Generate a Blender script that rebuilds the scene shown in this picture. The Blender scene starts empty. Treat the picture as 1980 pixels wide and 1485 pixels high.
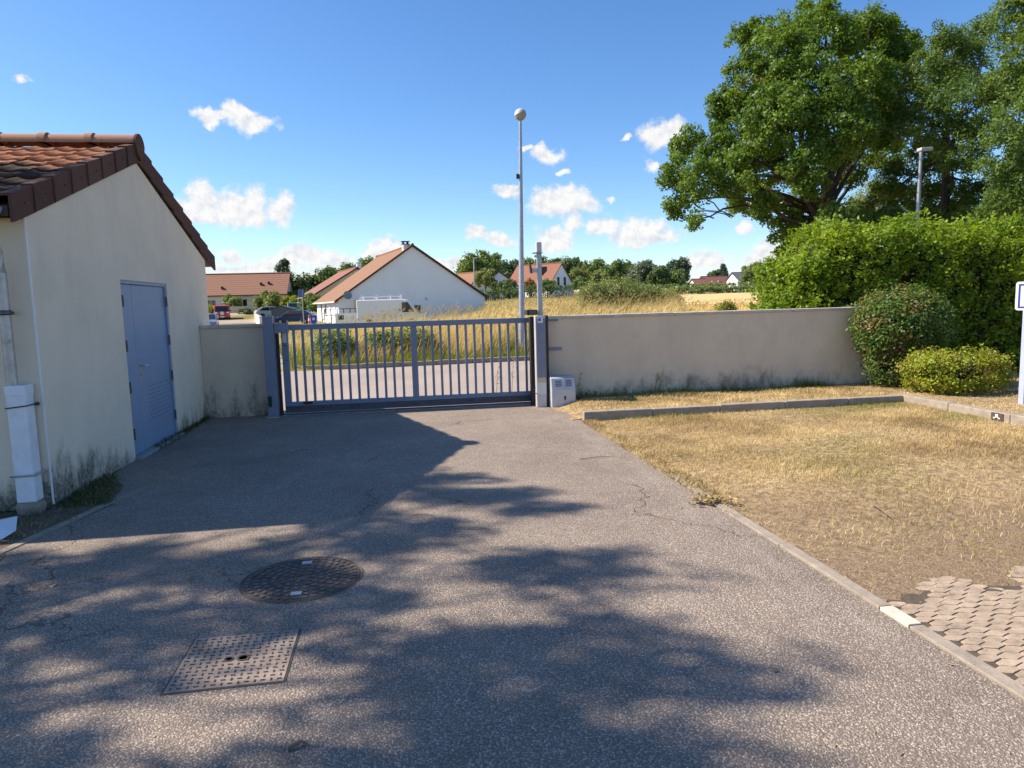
import bpy, bmesh, math, random
import numpy as np
from mathutils import Matrix, Vector

# ------------------------------------------------------------------ camera
SC = bpy.context.scene
COL = SC.collection
F_PX, YAW, PITCH, ROLL, CAM_H = 1370.0, 0.155817, 0.114091, 0.026989, 1.65
def _axes():
    fwd = Vector((math.sin(YAW)*math.cos(PITCH), math.cos(YAW)*math.cos(PITCH), -math.sin(PITCH)))
    right = Vector((math.cos(YAW), -math.sin(YAW), 0))
    up = right.cross(fwd)
    r2 = right*math.cos(ROLL) - up*math.sin(ROLL)
    u2 = right*math.sin(ROLL) + up*math.cos(ROLL)
    return r2, u2, fwd
RGT, UPV, FWD = _axes()
cam_d = bpy.data.cameras.new('camera')
cam = bpy.data.objects.new('camera', cam_d); COL.objects.link(cam)
cam_d.sensor_width = 36.0; cam_d.lens = F_PX/1980*36.0
cam_d.clip_start = 0.05; cam_d.clip_end = 3000
M = Matrix((( RGT.x, UPV.x, -FWD.x, 0), (RGT.y, UPV.y, -FWD.y, 0), (RGT.z, UPV.z, -FWD.z, CAM_H), (0,0,0,1)))
cam.matrix_world = M
SC.camera = cam
def ray(px, py):
    return RGT*((px-990)/F_PX) + UPV*((742.5-py)/F_PX) + FWD
def at(px, py, Y):
    d = ray(px, py); t = Y/d.y
    return Vector((d.x*t, Y, CAM_H + d.z*t))

# ------------------------------------------------------------------ sun, sky, exposure
SUN_EL = math.radians(43.5)
SUN_AZ = math.atan2(-0.969, 0.247)                    # clockwise from +Y
sun_dir = Vector((math.sin(SUN_AZ)*math.cos(SUN_EL), math.cos(SUN_AZ)*math.cos(SUN_EL), math.sin(SUN_EL)))
sl = bpy.data.lights.new('sun', 'SUN'); sl.energy = 5.0; sl.angle = math.radians(0.6); sl.color = (1.0, 0.87, 0.72)
so = bpy.data.objects.new('sun', sl); COL.objects.link(so)
so.rotation_euler = sun_dir.to_track_quat('Z', 'Y').to_euler(); so.location = (-20, 5, 20)
SC.view_settings.view_transform = 'Standard'; SC.view_settings.look = 'None'
SC.view_settings.exposure = 0.85; SC.view_settings.gamma = 1.0
SC.view_settings.use_curve_mapping = False
SC.render.engine = 'CYCLES'
SC.cycles.use_denoising = True; SC.cycles.adaptive_threshold = .015
SC.cycles.max_bounces = 6; SC.cycles.diffuse_bounces = 3; SC.cycles.glossy_bounces = 3
SC.cycles.transmission_bounces = 4; SC.cycles.transparent_max_bounces = 8
SC.cycles.caustics_reflective = False; SC.cycles.caustics_refractive = False

SKY_STRENGTH = 0.112
wd = bpy.data.worlds.new('World'); SC.world = wd; wd.use_nodes = True
NT = wd.node_tree; NT.nodes.clear()
class N:
    """tiny node-graph writer"""
    def __init__(s, nt): s.nt = nt
    def n(s, typ, **kw):
        o = s.nt.nodes.new(typ)
        for k, v in kw.items(): setattr(o, k, v)
        return o
    def _set(s, sock, v):
        if isinstance(v, bpy.types.NodeSocket): s.nt.links.new(v, sock)
        elif v is not None:
            try: sock.default_value = v
            except Exception:
                sock.default_value = tuple(v)+(1,) if len(v) == 3 else v[:3]
    def math(s, op, a, b=None, c=None, clamp=False):
        o = s.n('ShaderNodeMath', operation=op, use_clamp=clamp)
        for i, v in enumerate((a, b, c)):
            if v is not None: s._set(o.inputs[i], v)
        return o.outputs[0]
    def vec(s, op, a, b=None, out=0):
        o = s.n('ShaderNodeVectorMath', operation=op)
        s._set(o.inputs[0], a)
        if b is not None:
            if op == 'SCALE': s._set(o.inputs[3], b)
            else: s._set(o.inputs[1], b)
        return o.outputs['Value'] if op in ('LENGTH', 'DOT_PRODUCT', 'DISTANCE') else o.outputs[0]
    def sep(s, v):
        o = s.n('ShaderNodeSeparateXYZ'); s._set(o.inputs[0], v); return o.outputs
    def comb(s, x, y, z):
        o = s.n('ShaderNodeCombineXYZ')
        for i, v in enumerate((x, y, z)): s._set(o.inputs[i], v)
        return o.outputs[0]
    def noise(s, v, scale=5, detail=4, rough=.55, dist=0, color=False):
        o = s.n('ShaderNodeTexNoise'); s._set(o.inputs['Vector'], v)
        o.inputs['Scale'].default_value = scale; o.inputs['Detail'].default_value = detail
        o.inputs['Roughness'].default_value = rough; o.inputs['Distortion'].default_value = dist
        return o.outputs['Color' if color else 'Fac']
    def voro(s, v, scale=5, feature='F1', out='Distance', rand=1):
        o = s.n('ShaderNodeTexVoronoi', feature=feature); s._set(o.inputs['Vector'], v)
        o.inputs['Scale'].default_value = scale; o.inputs['Randomness'].default_value = rand
        return o.outputs[out]
    def ramp(s, fac, stops, interp='LINEAR'):
        o = s.n('ShaderNodeValToRGB'); s._set(o.inputs[0], fac); e = o.color_ramp.elements; o.color_ramp.interpolation = interp
        while len(e) < len(stops): e.new(.5)
        for el, (p, c) in zip(e, stops):
            el.position = p; el.color = (c, c, c, 1) if isinstance(c, (int, float)) else tuple(c)+(1,)
        return o.outputs[0]
    def mix(s, fac, a, b, blend='MIX'):
        o = s.n('ShaderNodeMix', data_type='RGBA', blend_type=blend)
        s._set(o.inputs[0], fac); s._set(o.inputs[6], a); s._set(o.inputs[7], b)
        return o.outputs[2]
    def step(s, x, a, b):
        o = s.n('ShaderNodeMapRange', interpolation_type='SMOOTHSTEP')
        s._set(o.inputs[0], x); o.inputs[1].default_value = a; o.inputs[2].default_value = b
        return o.outputs[0]
def build_world():
    g = N(NT)
    sky = g.n('ShaderNodeTexSky', sky_type='NISHITA'); sky.sun_disc = False
    sky.sun_elevation = SUN_EL; sky.sun_rotation = SUN_AZ % (2*math.pi)
    sky.altitude = 250; sky.air_density = 0.85; sky.dust_density = 0.45; sky.ozone_density = 2.5
    hs = g.n('ShaderNodeHueSaturation'); hs.inputs['Saturation'].default_value = 1.22; hs.inputs['Value'].default_value = 1.0; hs.inputs['Hue'].default_value = .503
    g._set(hs.inputs['Color'], sky.outputs[0])
    d = g.n('ShaderNodeTexCoord').outputs['Generated']
    x, y, z = g.sep(d)
    az = g.math('ARCTAN2', x, y); el = g.math('ARCSINE', z); p = g.comb(az, el, 0)
    def bg(col):
        b = g.n('ShaderNodeBackground'); g._set(b.inputs[0], col); b.inputs[1].default_value = SKY_STRENGTH; return b.outputs[0]
    def cloudy(clouds):
        w1 = g.vec('SCALE', g.vec('SUBTRACT', g.noise(p, 26, 4, .6, color=True), (.5, .5, .5)), 0.034)
        q = g.vec('ADD', p, w1); best = None
        for a, e, sa, se in clouds:
            v = g.vec('MULTIPLY', g.vec('SUBTRACT', q, (a, e, 0)), (1/sa, 1/se, 0))
            l = g.math('SUBTRACT', 1.0, g.vec('LENGTH', v))
            best = l if best is None else g.math('MAXIMUM', best, l)
        fb = g.noise(p, 48, 5, .62); fb2 = g.noise(g.vec('ADD', p, (-0.004, 0.007, 0)), 48, 4, .62)
        dens = g.math('ADD', g.math('ADD', best, .14), g.math('MULTIPLY', g.math('SUBTRACT', fb, .5), 1.2))
        mask = g.step(dens, 0.02, 0.62)
        lit = g.math('ADD', g.math('MULTIPLY', g.math('SUBTRACT', fb, fb2), 2.0), .70)
        lit = g.math('ADD', lit, g.math('MULTIPLY', g.step(dens, .1, .9), .16), clamp=True)
        k = 0.86/(SKY_STRENGTH*2**SC.view_settings.exposure)
        cc = g.mix(lit, (.66*k, .74*k, .86*k), (1.16*k, 1.15*k, 1.13*k))
        return bg(g.mix(g.math('MULTIPLY', mask, .97), hs.outputs[0], cc))
    def mixs(fac, a, b):
        m = g.n('ShaderNodeMixShader'); g._set(m.inputs[0], fac); NT.links.new(a, m.inputs[1]); NT.links.new(b, m.inputs[2]); return m.outputs[0]
    F1 = [c for c in CLOUDS[:NF] if c[0] < .10]; F2 = [c for c in CLOUDS[:NF] if c[0] >= .02]; B = CLOUDS[NF:]
    front = mixs(g.math('GREATER_THAN', az, .06), cloudy(F1), cloudy(F2))
    rnd = mixs(g.math('MULTIPLY', g.math('GREATER_THAN', az, -.80), g.math('LESS_THAN', az, .85)), cloudy(B), front)
    band = g.math('MULTIPLY', g.math('GREATER_THAN', el, -.01), g.math('LESS_THAN', el, .5))
    out = g.n('ShaderNodeOutputWorld'); NT.links.new(mixs(band, bg(hs.outputs[0]), rnd), out.inputs[0])
def _cl(px, py, wx, wy):
    r = ray(px, py); r.normalize()
    return (math.atan2(r.x, r.y), math.asin(r.z), wx/F_PX, wy/F_PX)
CLOUDS = [_cl(*c) for c in [
    (390,385,34,34),(372,408,44,26),(445,400,50,38),(495,385,26,32),(480,415,55,22),(545,405,26,36),(410,420,70,14),
    (405,232,20,18),(465,215,34,16),(490,238,44,18),(430,222,60,10),(40,148,12,10),
    (590,488,36,24),(620,500,50,22),(560,495,34,18),(650,505,40,18),(530,515,50,16),(745,485,44,26),(720,495,30,20),(450,497,24,14),
    (470,522,100,16),(1060,300,34,18),(1050,290,16,14),(985,370,30,14),(1085,390,62,34),(1110,395,50,28),(1055,398,40,22),
    (1072,462,40,30),(1110,430,26,18),(1165,437,36,20),(1240,448,56,34),(1270,460,52,18),(1215,458,40,24),
    (920,453,30,18),(968,465,32,16),(1275,258,40,28),(1300,250,30,20),(1365,502,44,22),(1500,490,44,34),(1480,505,44,20),
    (1260,322,18,16),(1505,400,60,14),(1435,440,22,12),(1180,390,14,8),(860,510,60,16),(640,530,120,14),(1500,530,90,16),
    (1020,288,20,7),(1092,332,14,7),(1212,268,12,6)]]
NF = len(CLOUDS)
_rc = random.Random(4)
for _i in range(14):                                  # the same kind of sky all the way round
    _a = _rc.uniform(1.0, 5.3); _e = _rc.uniform(.06, .45)
    CLOUDS.append((_a if _a < math.pi else _a-2*math.pi, _e, _rc.uniform(.03, .08)*(1.3-_e), _rc.uniform(.015, .035)))
build_world()

# ------------------------------------------------------------------ helpers
RNG = np.random.default_rng(7)
random.seed(7)
ORI = {}
def smooth01(x, a, b):
    t = np.clip((np.asarray(x, float)-a)/(b-a), 0, 1); return t*t*(3-2*t)
def finish(o, mat, parent, origin, label=None, cat=None, group=None, kind=None):
    COL.objects.link(o)
    if mat is not None and o.type == 'MESH' and len(o.data.materials) == 0: o.data.materials.append(mat)
    if parent is not None:
        o.parent = parent; o.location = Vector(origin) - ORI[parent]
    else: o.location = origin
    ORI[o] = Vector(origin)
    for k, v in (('label', label), ('category', cat), ('group', group), ('kind', kind)):
        if v: o[k] = v
    return o
def thing(name, label, cat, loc, group=None, parent=None):
    o = bpy.data.objects.new(name, None); o.empty_display_size = .2
    return finish(o, None, parent, Vector(loc), label, cat, group)
class MB:
    """collects shapes in world coordinates; build() links them as one mesh"""
    def __init__(s, M=None): s.v = []; s.f = []; s.M = M
    def add(s, vs, fs):
        b = len(s.v)
        for p in vs:
            p = Vector(p); s.v.append(s.M @ p if s.M else p)
        for f in fs: s.f.append([b+i for i in f])
        return s
    def box(s, x0, x1, y0, y1, z0, z1):
        return s.add([(x0,y0,z0),(x1,y0,z0),(x1,y1,z0),(x0,y1,z0),(x0,y0,z1),(x1,y0,z1),(x1,y1,z1),(x0,y1,z1)],
                     [(0,3,2,1),(4,5,6,7),(0,1,5,4),(1,2,6,5),(2,3,7,6),(3,0,4,7)])
    def ext(s, pts, vec):
        """polygon pts extruded by vec"""
        n = len(pts); v = Vector(vec); P = [Vector(p) for p in pts]
        nrm = Vector((0,0,0))
        for i in range(n): nrm += P[i].cross(P[(i+1) % n])
        if nrm.dot(v) > 0: P.reverse()
        fs = [tuple(range(n)), tuple(range(2*n-1, n-1, -1))]
        for i in range(n):
            j = (i+1) % n; fs.append((j, i, n+i, n+j))
        return s.add(P+[p+v for p in P], fs)
    def tube(s, pts, rad, n=8, cap=True):
        P = [Vector(p) for p in pts]
        rad = rad if hasattr(rad, '__len__') else [rad]*len(P)
        vs = []; fs = []
        for i, p in enumerate(P):
            t = (P[min(i+1, len(P)-1)] - P[max(i-1, 0)])
            if t.length < 1e-9: t = Vector((0,0,1))
            t.normalize()
            a = t.cross(Vector((0,0,1)) if abs(t.z) < .95 else Vector((1,0,0))).normalized(); b = t.cross(a)
            for k in range(n):
                an = 2*math.pi*k/n; vs.append(p + (a*math.cos(an)+b*math.sin(an))*rad[i])
        for i in range(len(P)-1):
            for k in range(n):
                k2 = (k+1) % n; fs.append((i*n+k, i*n+k2, (i+1)*n+k2, (i+1)*n+k))
        if cap:
            fs.append(tuple(range(n-1, -1, -1))); fs.append(tuple((len(P)-1)*n+k for k in range(n)))
        return s.add(vs, fs)
    def lathe(s, prof, c, n=20, axis='Z'):
        """prof: [(r, h)] from bottom to top round a vertical axis at c"""
        vs = []; fs = []
        for r, h in prof:
            for k in range(n):
                an = 2*math.pi*k/n
                q = (r*math.cos(an), r*math.sin(an), h)
                if axis == 'Y': q = (q[0], q[2], q[1])
                if axis == 'X': q = (q[2], q[0], q[1])
                vs.append(Vector(c)+Vector(q))
        for i in range(len(prof)-1):
            for k in range(n):
                k2 = (k+1) % n; f = (i*n+k, i*n+k2, (i+1)*n+k2, (i+1)*n+k)
                fs.append(f if axis != 'Y' else f[::-1])
        fs.append(tuple(range(n-1, -1, -1)) if axis != 'Y' else tuple(range(n)))
        t = tuple((len(prof)-1)*n+k for k in range(n)); fs.append(t if axis != 'Y' else t[::-1])
        return s.add(vs, fs)
    def build(s, name, mat, parent=None, label=None, cat=None, group=None, kind=None, bevel=0, smooth=False, origin=None):
        V = s.v
        if origin is None:
            lo = Vector([min(p[i] for p in V) for i in range(3)]); hi = Vector([max(p[i] for p in V) for i in range(3)])
            origin = Vector(((lo.x+hi.x)/2, (lo.y+hi.y)/2, lo.z))
        me = bpy.data.meshes.new(name)
        me.from_pydata([p-Vector(origin) for p in V], [], s.f); me.update()
        if bevel:
            bm = bmesh.new(); bm.from_mesh(me)
            ed = [e for e in bm.edges if len(e.link_faces) == 2 and e.calc_face_angle(0) > .6]
            bmesh.ops.bevel(bm, geom=ed, offset=bevel, segments=2, profile=.5, affect='EDGES')
            bm.to_mesh(me); bm.free()
        if smooth:
            for p in me.polygons: p.use_smooth = True
            try: me.set_sharp_from_angle(angle=math.radians(40))
            except Exception: pass
        return finish(bpy.data.objects.new(name, me), mat, parent, origin, label, cat, group, kind)
def np_mesh(name, V, Fq, mat, parent=None, origin=(0,0,0), smooth=False, **tags):
    """V (n,3) world coordinates, Fq (m,k) faces"""
    V = np.asarray(V, np.float32) - np.asarray(origin, np.float32); Fq = np.asarray(Fq, np.int32)
    m, k = Fq.shape
    me = bpy.data.meshes.new(name)
    me.vertices.add(len(V)); me.vertices.foreach_set('co', V.ravel())
    me.loops.add(m*k); me.loops.foreach_set('vertex_index', Fq.ravel())
    me.polygons.add(m); me.polygons.foreach_set('loop_start', np.arange(0, m*k, k, dtype=np.int32))
    me.polygons.foreach_set('loop_total', np.full(m, k, np.int32))
    if smooth: me.polygons.foreach_set('use_smooth', np.ones(m, bool))
    me.update(calc_edges=True)
    return finish(bpy.data.objects.new(name, me), mat, parent, Vector(origin), **tags)
def copy_obj(o, parent, loc, rot=None):
    c = o.copy(); COL.objects.link(c); c.parent = parent
    c.location = Vector(loc) - (ORI[parent] if parent is not None else Vector((0,0,0))); ORI[c] = Vector(loc)
    if rot is not None: c.rotation_euler = rot
    return c

# ------------------------------------------------------------------ materials
def new_mat(name):
    m = bpy.data.materials.new(name); m.use_nodes = True; nt = m.node_tree; nt.nodes.clear()
    g = N(nt); out = g.n('ShaderNodeOutputMaterial'); b = g.n('ShaderNodeBsdfPrincipled')
    nt.links.new(b.outputs[0], out.inputs[0]); g.b = b; g.out = out
    g.pos = g.n('ShaderNodeNewGeometry').outputs['Position']
    return m, g
def bump(g, h, strength=.3, dist=.01):
    o = g.n('ShaderNodeBump'); g._set(o.inputs['Height'], h); o.inputs['Strength'].default_value = strength
    o.inputs['Distance'].default_value = dist
    g.nt.links.new(o.outputs[0], g.b.inputs['Normal'])
def plain(name, col, rough=.6, metal=0, var=.12, scale=6, dirt=0, bumps=0, bscale=60, spec=.5):
    """a painted / cast surface with a little uneven tone and grime"""
    m, g = new_mat(name)
    n1 = g.noise(g.pos, scale, 5, .6)
    c = g.mix(1.0, col, g.ramp(n1, [(.3, 1-var), (.7, 1+var)]), 'MULTIPLY')
    if dirt:
        n2 = g.noise(g.pos, scale*3.3, 6, .7)
        c = g.mix(g.math('MULTIPLY', g.step(n2, .52, .72), dirt), c, (.05, .045, .038))
    g._set(g.b.inputs['Base Color'], c); g.b.inputs['Metallic'].default_value = metal
    g._set(g.b.inputs['Roughness'], g.math('ADD', rough-.08, g.math('MULTIPLY', n1, .16)))
    g.b.inputs['Specular IOR Level'].default_value = spec
    if bumps: bump(g, g.noise(g.pos, bscale, 4, .6), bumps, .01)
    return m
def leafy(name, c1, c2, trans=.35, tcol=None, rough=.5, patch=.7, dead=None):
    m, g = new_mat(name)
    geo = g.n('ShaderNodeNewGeometry'); r = geo.outputs['Random Per Island']
    n = g.noise(g.pos, patch, 3, .5)
    c = g.mix(g.math('ADD', g.math('MULTIPLY', r, .6), g.math('MULTIPLY', g.step(n, .35, .65), .4)), c1, c2)
    if dead:
        n3 = g.noise(g.pos, dead[1], 3, .6)
        c = g.mix(g.math('MULTIPLY', g.step(g.math('ADD', n3, g.math('MULTIPLY', r, .25)), dead[2], dead[2]+.08), .85), c, dead[0])
    g._set(g.b.inputs['Base Color'], c); g.b.inputs['Roughness'].default_value = rough
    g.b.inputs['Specular IOR Level'].default_value = .35
    t = g.n('ShaderNodeBsdfTranslucent'); g._set(t.inputs[0], g.mix(1, c, tcol or (1.5, 1.35, .55), 'MULTIPLY'))
    ms = g.n('ShaderNodeMixShader'); ms.inputs[0].default_value = trans
    g.nt.links.new(g.b.outputs[0], ms.inputs[1]); g.nt.links.new(t.outputs[0], ms.inputs[2])
    g.nt.links.new(ms.outputs[0], g.out.inputs[0])
    return m
MT = {}
def mats():
    # asphalt of the drive: worn binder with pale aggregate
    m, g = new_mat('asphalt'); p = g.pos; x, y, z = g.sep(p)
    wp = g.vec('ADD', p, g.vec('SCALE', g.noise(p, 90, 2, .6, color=True), .012))
    v = g.voro(wp, 95); vc = g.voro(wp, 95, out='Color')
    sp = g.ramp(g.sep(vc)[0], [(0, (.255,.213,.172)), (.45, (.375,.313,.252)), (.85, (.52,.44,.365)), (1, (.63,.54,.455))])
    fine = g.noise(p, 210, 3, .7); med = g.noise(p, 45, 4, .7)
    c = g.mix(g.step(v, .30, .62), sp, (.205,.168,.138))
    c = g.mix(1, c, g.ramp(fine, [(.25, .74), (.75, 1.28)]), 'MULTIPLY')
    c = g.mix(1, c, g.ramp(med, [(.3, .82), (.7, 1.16)]), 'MULTIPLY')
    big = g.noise(p, .9, 5, .6); mid = g.noise(p, 5, 5, .65)
    c = g.mix(1, c, g.ramp(big, [(.3, .84), (.7, 1.14)]), 'MULTIPLY')
    c = g.mix(1, c, g.ramp(mid, [(.3, .90), (.72, 1.1)]), 'MULTIPLY')
    # pale dust washed against the edging on the right, greyer towards the gate apron
    du = g.math('MULTIPLY', g.math('MULTIPLY', g.step(x, 1.90, 2.2), g.step(x, 2.40, 2.25)), g.step(g.noise(g.vec('MULTIPLY', p, (3.5, .55, 1)), 1.7, 6, .65), .44, .75))
    c = g.mix(g.math('MULTIPLY', du, .30), c, (.52,.48,.42))
    # hairline cracks
    cr = g.n('ShaderNodeTexVoronoi', feature='DISTANCE_TO_EDGE'); cr.inputs['Scale'].default_value = .33
    g._set(cr.inputs['Vector'], g.vec('ADD', p, g.vec('SCALE', g.noise(p, 2.4, 4, .6, color=True), .7)))
    ck = g.math('MULTIPLY', g.step(cr.outputs[0], .0045, .0015), g.step(g.noise(p, .6, 2), .5, .58))
    c = g.mix(g.math('MULTIPLY', ck, .55), c, (.04,.035,.03))
    g._set(g.b.inputs['Base Color'], c); g.b.inputs['Roughness'].default_value = .85
    g.b.inputs['Specular IOR Level'].default_value = .3
    h = g.math('ADD', g.math('MULTIPLY', g.step(v, .7, .1), .7), g.math('MULTIPLY', fine, .9))
    bump(g, g.math('SUBTRACT', h, g.math('MULTIPLY', ck, 2)), .8, .008); MT['asphalt'] = m
    # the public road beyond the gate, finer and paler
    m, g = new_mat('road_surface'); p = g.pos
    c = g.mix(g.noise(p, 60, 4, .7), (.24,.20,.17), (.37,.315,.27))
    c = g.mix(1, c, g.ramp(g.noise(p, .5, 5, .6), [(.3, .88), (.7, 1.1)]), 'MULTIPLY')
    g._set(g.b.inputs['Base Color'], c); g.b.inputs['Roughness'].default_value = .9
    bump(g, g.noise(p, 120, 3), .3, .005); MT['road'] = m
    # ground cover sheet: straw, greener low in the verge, bare field to the right
    m, g = new_mat('meadow_soil'); p = g.pos; x, y, z = g.sep(p)
    n = g.noise(p, .35, 6, .65); n2 = g.noise(g.vec('MULTIPLY', p, (1, .25, 1)), 2.6, 5, .7)
    c = g.mix(g.step(n, .35, .65), (.30,.22,.085), (.155,.155,.042))
    c = g.mix(1, c, g.ramp(n2, [(.3, .7), (.7, 1.25)]), 'MULTIPLY')
    stub = g.mix(n2, (.50,.36,.16), (.62,.47,.23))
    fld = g.math('MULTIPLY', g.math('MULTIPLY', g.step(g.math('SUBTRACT', x, g.math('MULTIPLY', y, .36)), .5, 2.5), g.step(y, 24, 28)), g.step(y, 118, 112))
    c = g.mix(fld, c, stub)
    g._set(g.b.inputs['Base Color'], c); g.b.inputs['Roughness'].default_value = .95; g.b.inputs['Specular IOR Level'].default_value = .1
    bump(g, n2, .6, .1); MT['meadow'] = m
    # dry lawn soil
    m, g = new_mat('lawn_soil'); p = g.pos; x, y, z = g.sep(p)
    n = g.noise(p, 1.1, 6, .65); n2 = g.noise(p, 14, 6, .75); n3 = g.noise(p, 70, 3, .7)
    c = g.mix(g.step(n2, .35, .68), (.21,.15,.092), (.52,.395,.22))
    near = g.step(g.math('ADD', y, g.math('MULTIPLY', n, 3.0)), 7.6, 5.2)
    c = g.mix(g.math('MULTIPLY', near, .72), c, g.mix(g.step(n3, .35, .7), (.15,.105,.074), (.29,.215,.15)))
    c = g.mix(1, c, g.ramp(n3, [(.25, .7), (.75, 1.3)]), 'MULTIPLY')
    g._set(g.b.inputs['Base Color'], c); g.b.inputs['Roughness'].default_value = .95; g.b.inputs['Specular IOR Level'].default_value = .1
    bump(g, g.math('ADD', n2, g.math('MULTIPLY', n3, .4)), .8, .03); MT['lawn'] = m
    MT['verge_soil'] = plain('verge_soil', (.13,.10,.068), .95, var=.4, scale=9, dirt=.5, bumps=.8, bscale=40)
    # render (stucco) walls: cream with damp streaks and black algae at the foot
    def stucco(name, col, grime, foot, streak, tint=(.34,.35,.34)):
        m, g = new_mat(name); p = g.pos; x, y, z = g.sep(p)
        n = g.noise(p, 1.3, 5, .6)
        c = g.mix(1, col, g.ramp(n, [(.3, .93), (.7, 1.06)]), 'MULTIPLY')
        st = g.noise(g.vec('MULTIPLY', p, (2.0, 2.0, .85)), 1.6, 6, .62)
        st2 = g.noise(g.vec('MULTIPLY', p, (13, 13, .9)), 1.5, 5, .7)
        c = g.mix(g.math('MULTIPLY', g.step(st, .45, .70), streak), c, tint)
        c = g.mix(g.math('MULTIPLY', g.step(st2, .62, .78), streak*.45), c, (.21,.20,.18))
        a = g.noise(g.vec('MULTIPLY', p, (2.6, 2.6, 1.2)), 2.0, 7, .72); a2 = g.noise(p, 26, 5, .75); a3 = g.noise(p, .55, 2)
        top = g.math('ADD', foot, g.math('MULTIPLY', g.math('SUBTRACT', a3, .5), foot*2.6))
        hh = g.math('SUBTRACT', g.math('DIVIDE', g.math('SUBTRACT', top, z), foot), g.math('MULTIPLY', g.math('SUBTRACT', .62, a), 3.0))
        al = g.math('MULTIPLY', g.step(hh, -.15, .9), g.ramp(a2, [(.3, .45), (.62, 1)]))
        c = g.mix(g.math('MULTIPLY', al, grime), c, (.042,.044,.036))
        pits = g.noise(p, 130, 3, .7)
        c = g.mix(1, c, g.ramp(pits, [(.25, .9), (.6, 1.03)]), 'MULTIPLY')
        g._set(g.b.inputs['Base Color'], c); g.b.inputs['Roughness'].default_value = .92; g.b.inputs['Specular IOR Level'].default_value = .2
        bump(g, g.math('ADD', pits, g.math('MULTIPLY', g.noise(p, 28, 4), .7)), .35, .006); MT[name] = m
    stucco('shed_render', (.80,.70,.55), .96, .42, .34, (.62,.56,.475))
    stucco('wall_render', (.69,.575,.44), .90, .50, .30, (.49,.42,.345))
    MT['white_render'] = plain('white_render', (.78,.82,.87), .9, var=.03, scale=.6, bumps=.1)
    MT['cream_render'] = plain('cream_render', (.74,.68,.56), .9, var=.05, scale=.8, bumps=.1)
    MT['beige_render'] = plain('beige_render', (.60,.48,.32), .9, var=.05, scale=.8)
    MT['concrete'] = plain('concrete', (.29,.25,.20), .92, var=.22, scale=9, dirt=.35, bumps=.35, bscale=90)
    MT['coping'] = plain('coping', (.50,.47,.42), .9, var=.2, scale=5, dirt=.45, bumps=.3, bscale=80)
    MT['paver'] = plain('paver', (.345,.272,.20), .92, var=.3, scale=9, dirt=.5, bumps=.35, bscale=110)
    MT['joint'] = plain('joint_soil', (.085,.066,.046), .95, var=.3, scale=20, bumps=.5, bscale=70)
    MT['gate'] = plain('gate_paint', (.185,.215,.30), .48, var=.12, scale=7, dirt=.16)
    MT['gate_dark'] = plain('gate_dark', (.075,.080,.105), .55, var=.2, scale=9, dirt=.4)
    MT['door'] = plain('door_paint', (.235,.325,.46), .46, var=.08, scale=2.2, dirt=.10)
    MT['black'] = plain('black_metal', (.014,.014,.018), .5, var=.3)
    MT['bolt'] = plain('bolt_steel', (.09,.09,.10), .4, .7, var=.2)
    MT['silver'] = plain('silver_paint', (.50,.50,.52), .42, .15, var=.07, dirt=.12)
    MT['cabinet'] = plain('cabinet_paint', (.47,.49,.53), .42, .1, var=.06, dirt=.10)
    MT['galv'] = plain('galvanised', (.36,.38,.41), .42, .55, var=.14, scale=14)
    MT['zinc'] = plain('zinc', (.42,.42,.41), .45, .5, var=.25, scale=6, dirt=.5)
    MT['chrome'] = plain('chrome', (.7,.7,.7), .22, .95, var=.05)
    MT['pvc'] = plain('white_pvc', (.74,.77,.82), .45, var=.06, dirt=.12)
    MT['lamp_glass'] = plain('lamp_glass', (.30,.27,.20), .25, var=.08, spec=.6)
    MT['white'] = plain('white_paint', (.82,.82,.82), .5, var=.03)
    MT['plate'] = plain('pale_plate', (.62,.64,.64), .5, var=.05)
    MT['sign_blue'] = plain('sign_blue', (.03,.05,.30), .4, var=.05)
    MT['sign_green'] = plain('sign_green', (.35,.52,.10), .5, var=.05)
    MT['sign_post'] = plain('sign_post', (.40,.46,.60), .42, .1, var=.05)
    MT['iron'] = plain('cast_iron', (.125,.103,.085), .72, .1, var=.45, scale=9, dirt=.4, bumps=.3, bscale=60)
    MT['iron_worn'] = plain('worn_iron', (.33,.262,.205), .8, .0, var=.35, scale=7, dirt=.45, bumps=.25, bscale=80)
    MT['iron_dark'] = plain('iron_dark', (.075,.062,.052), .8, var=.3, scale=20)
    MT['bark'] = plain('bark', (.060,.047,.036), .95, var=.4, scale=7, bumps=.8, bscale=22)
    MT['twig'] = plain('twig', (.20,.145,.10), .9, var=.3, scale=14)
    MT['core'] = plain('shaded_wood_and_light_block', (.022,.020,.013), .98, var=.4, scale=9)
    # shed roof tiles
    def tile(name, c1, c2, lichen, zgate=None):
        m, g = new_mat(name); p = g.pos; x, y, z = g.sep(p)
        r = g.n('ShaderNodeObjectInfo').outputs['Random']
        n = g.noise(p, 7, 6, .65); n2 = g.noise(p, 32, 5, .7)
        c = g.mix(g.math('ADD', g.math('MULTIPLY', r, .65), g.math('MULTIPLY', n, .35)), c1, c2)
        big = g.noise(p, 1.5, 4, .6)
        s = g.math('ADD', g.math('MULTIPLY', n2, .6), g.math('MULTIPLY', big, .7))
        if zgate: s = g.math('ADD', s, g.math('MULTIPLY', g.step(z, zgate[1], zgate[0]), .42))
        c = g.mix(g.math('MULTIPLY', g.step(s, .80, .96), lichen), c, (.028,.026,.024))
        c = g.mix(g.math('MULTIPLY', g.step(g.noise(p, 19, 4, .7), .66, .74), .6), c, (.42,.38,.31))
        g._set(g.b.inputs['Base Color'], c); g.b.inputs['Roughness'].default_value = .88; g.b.inputs['Specular IOR Level'].default_value = .25
        bump(g, n2, .4, .01); MT[name] = m
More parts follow.
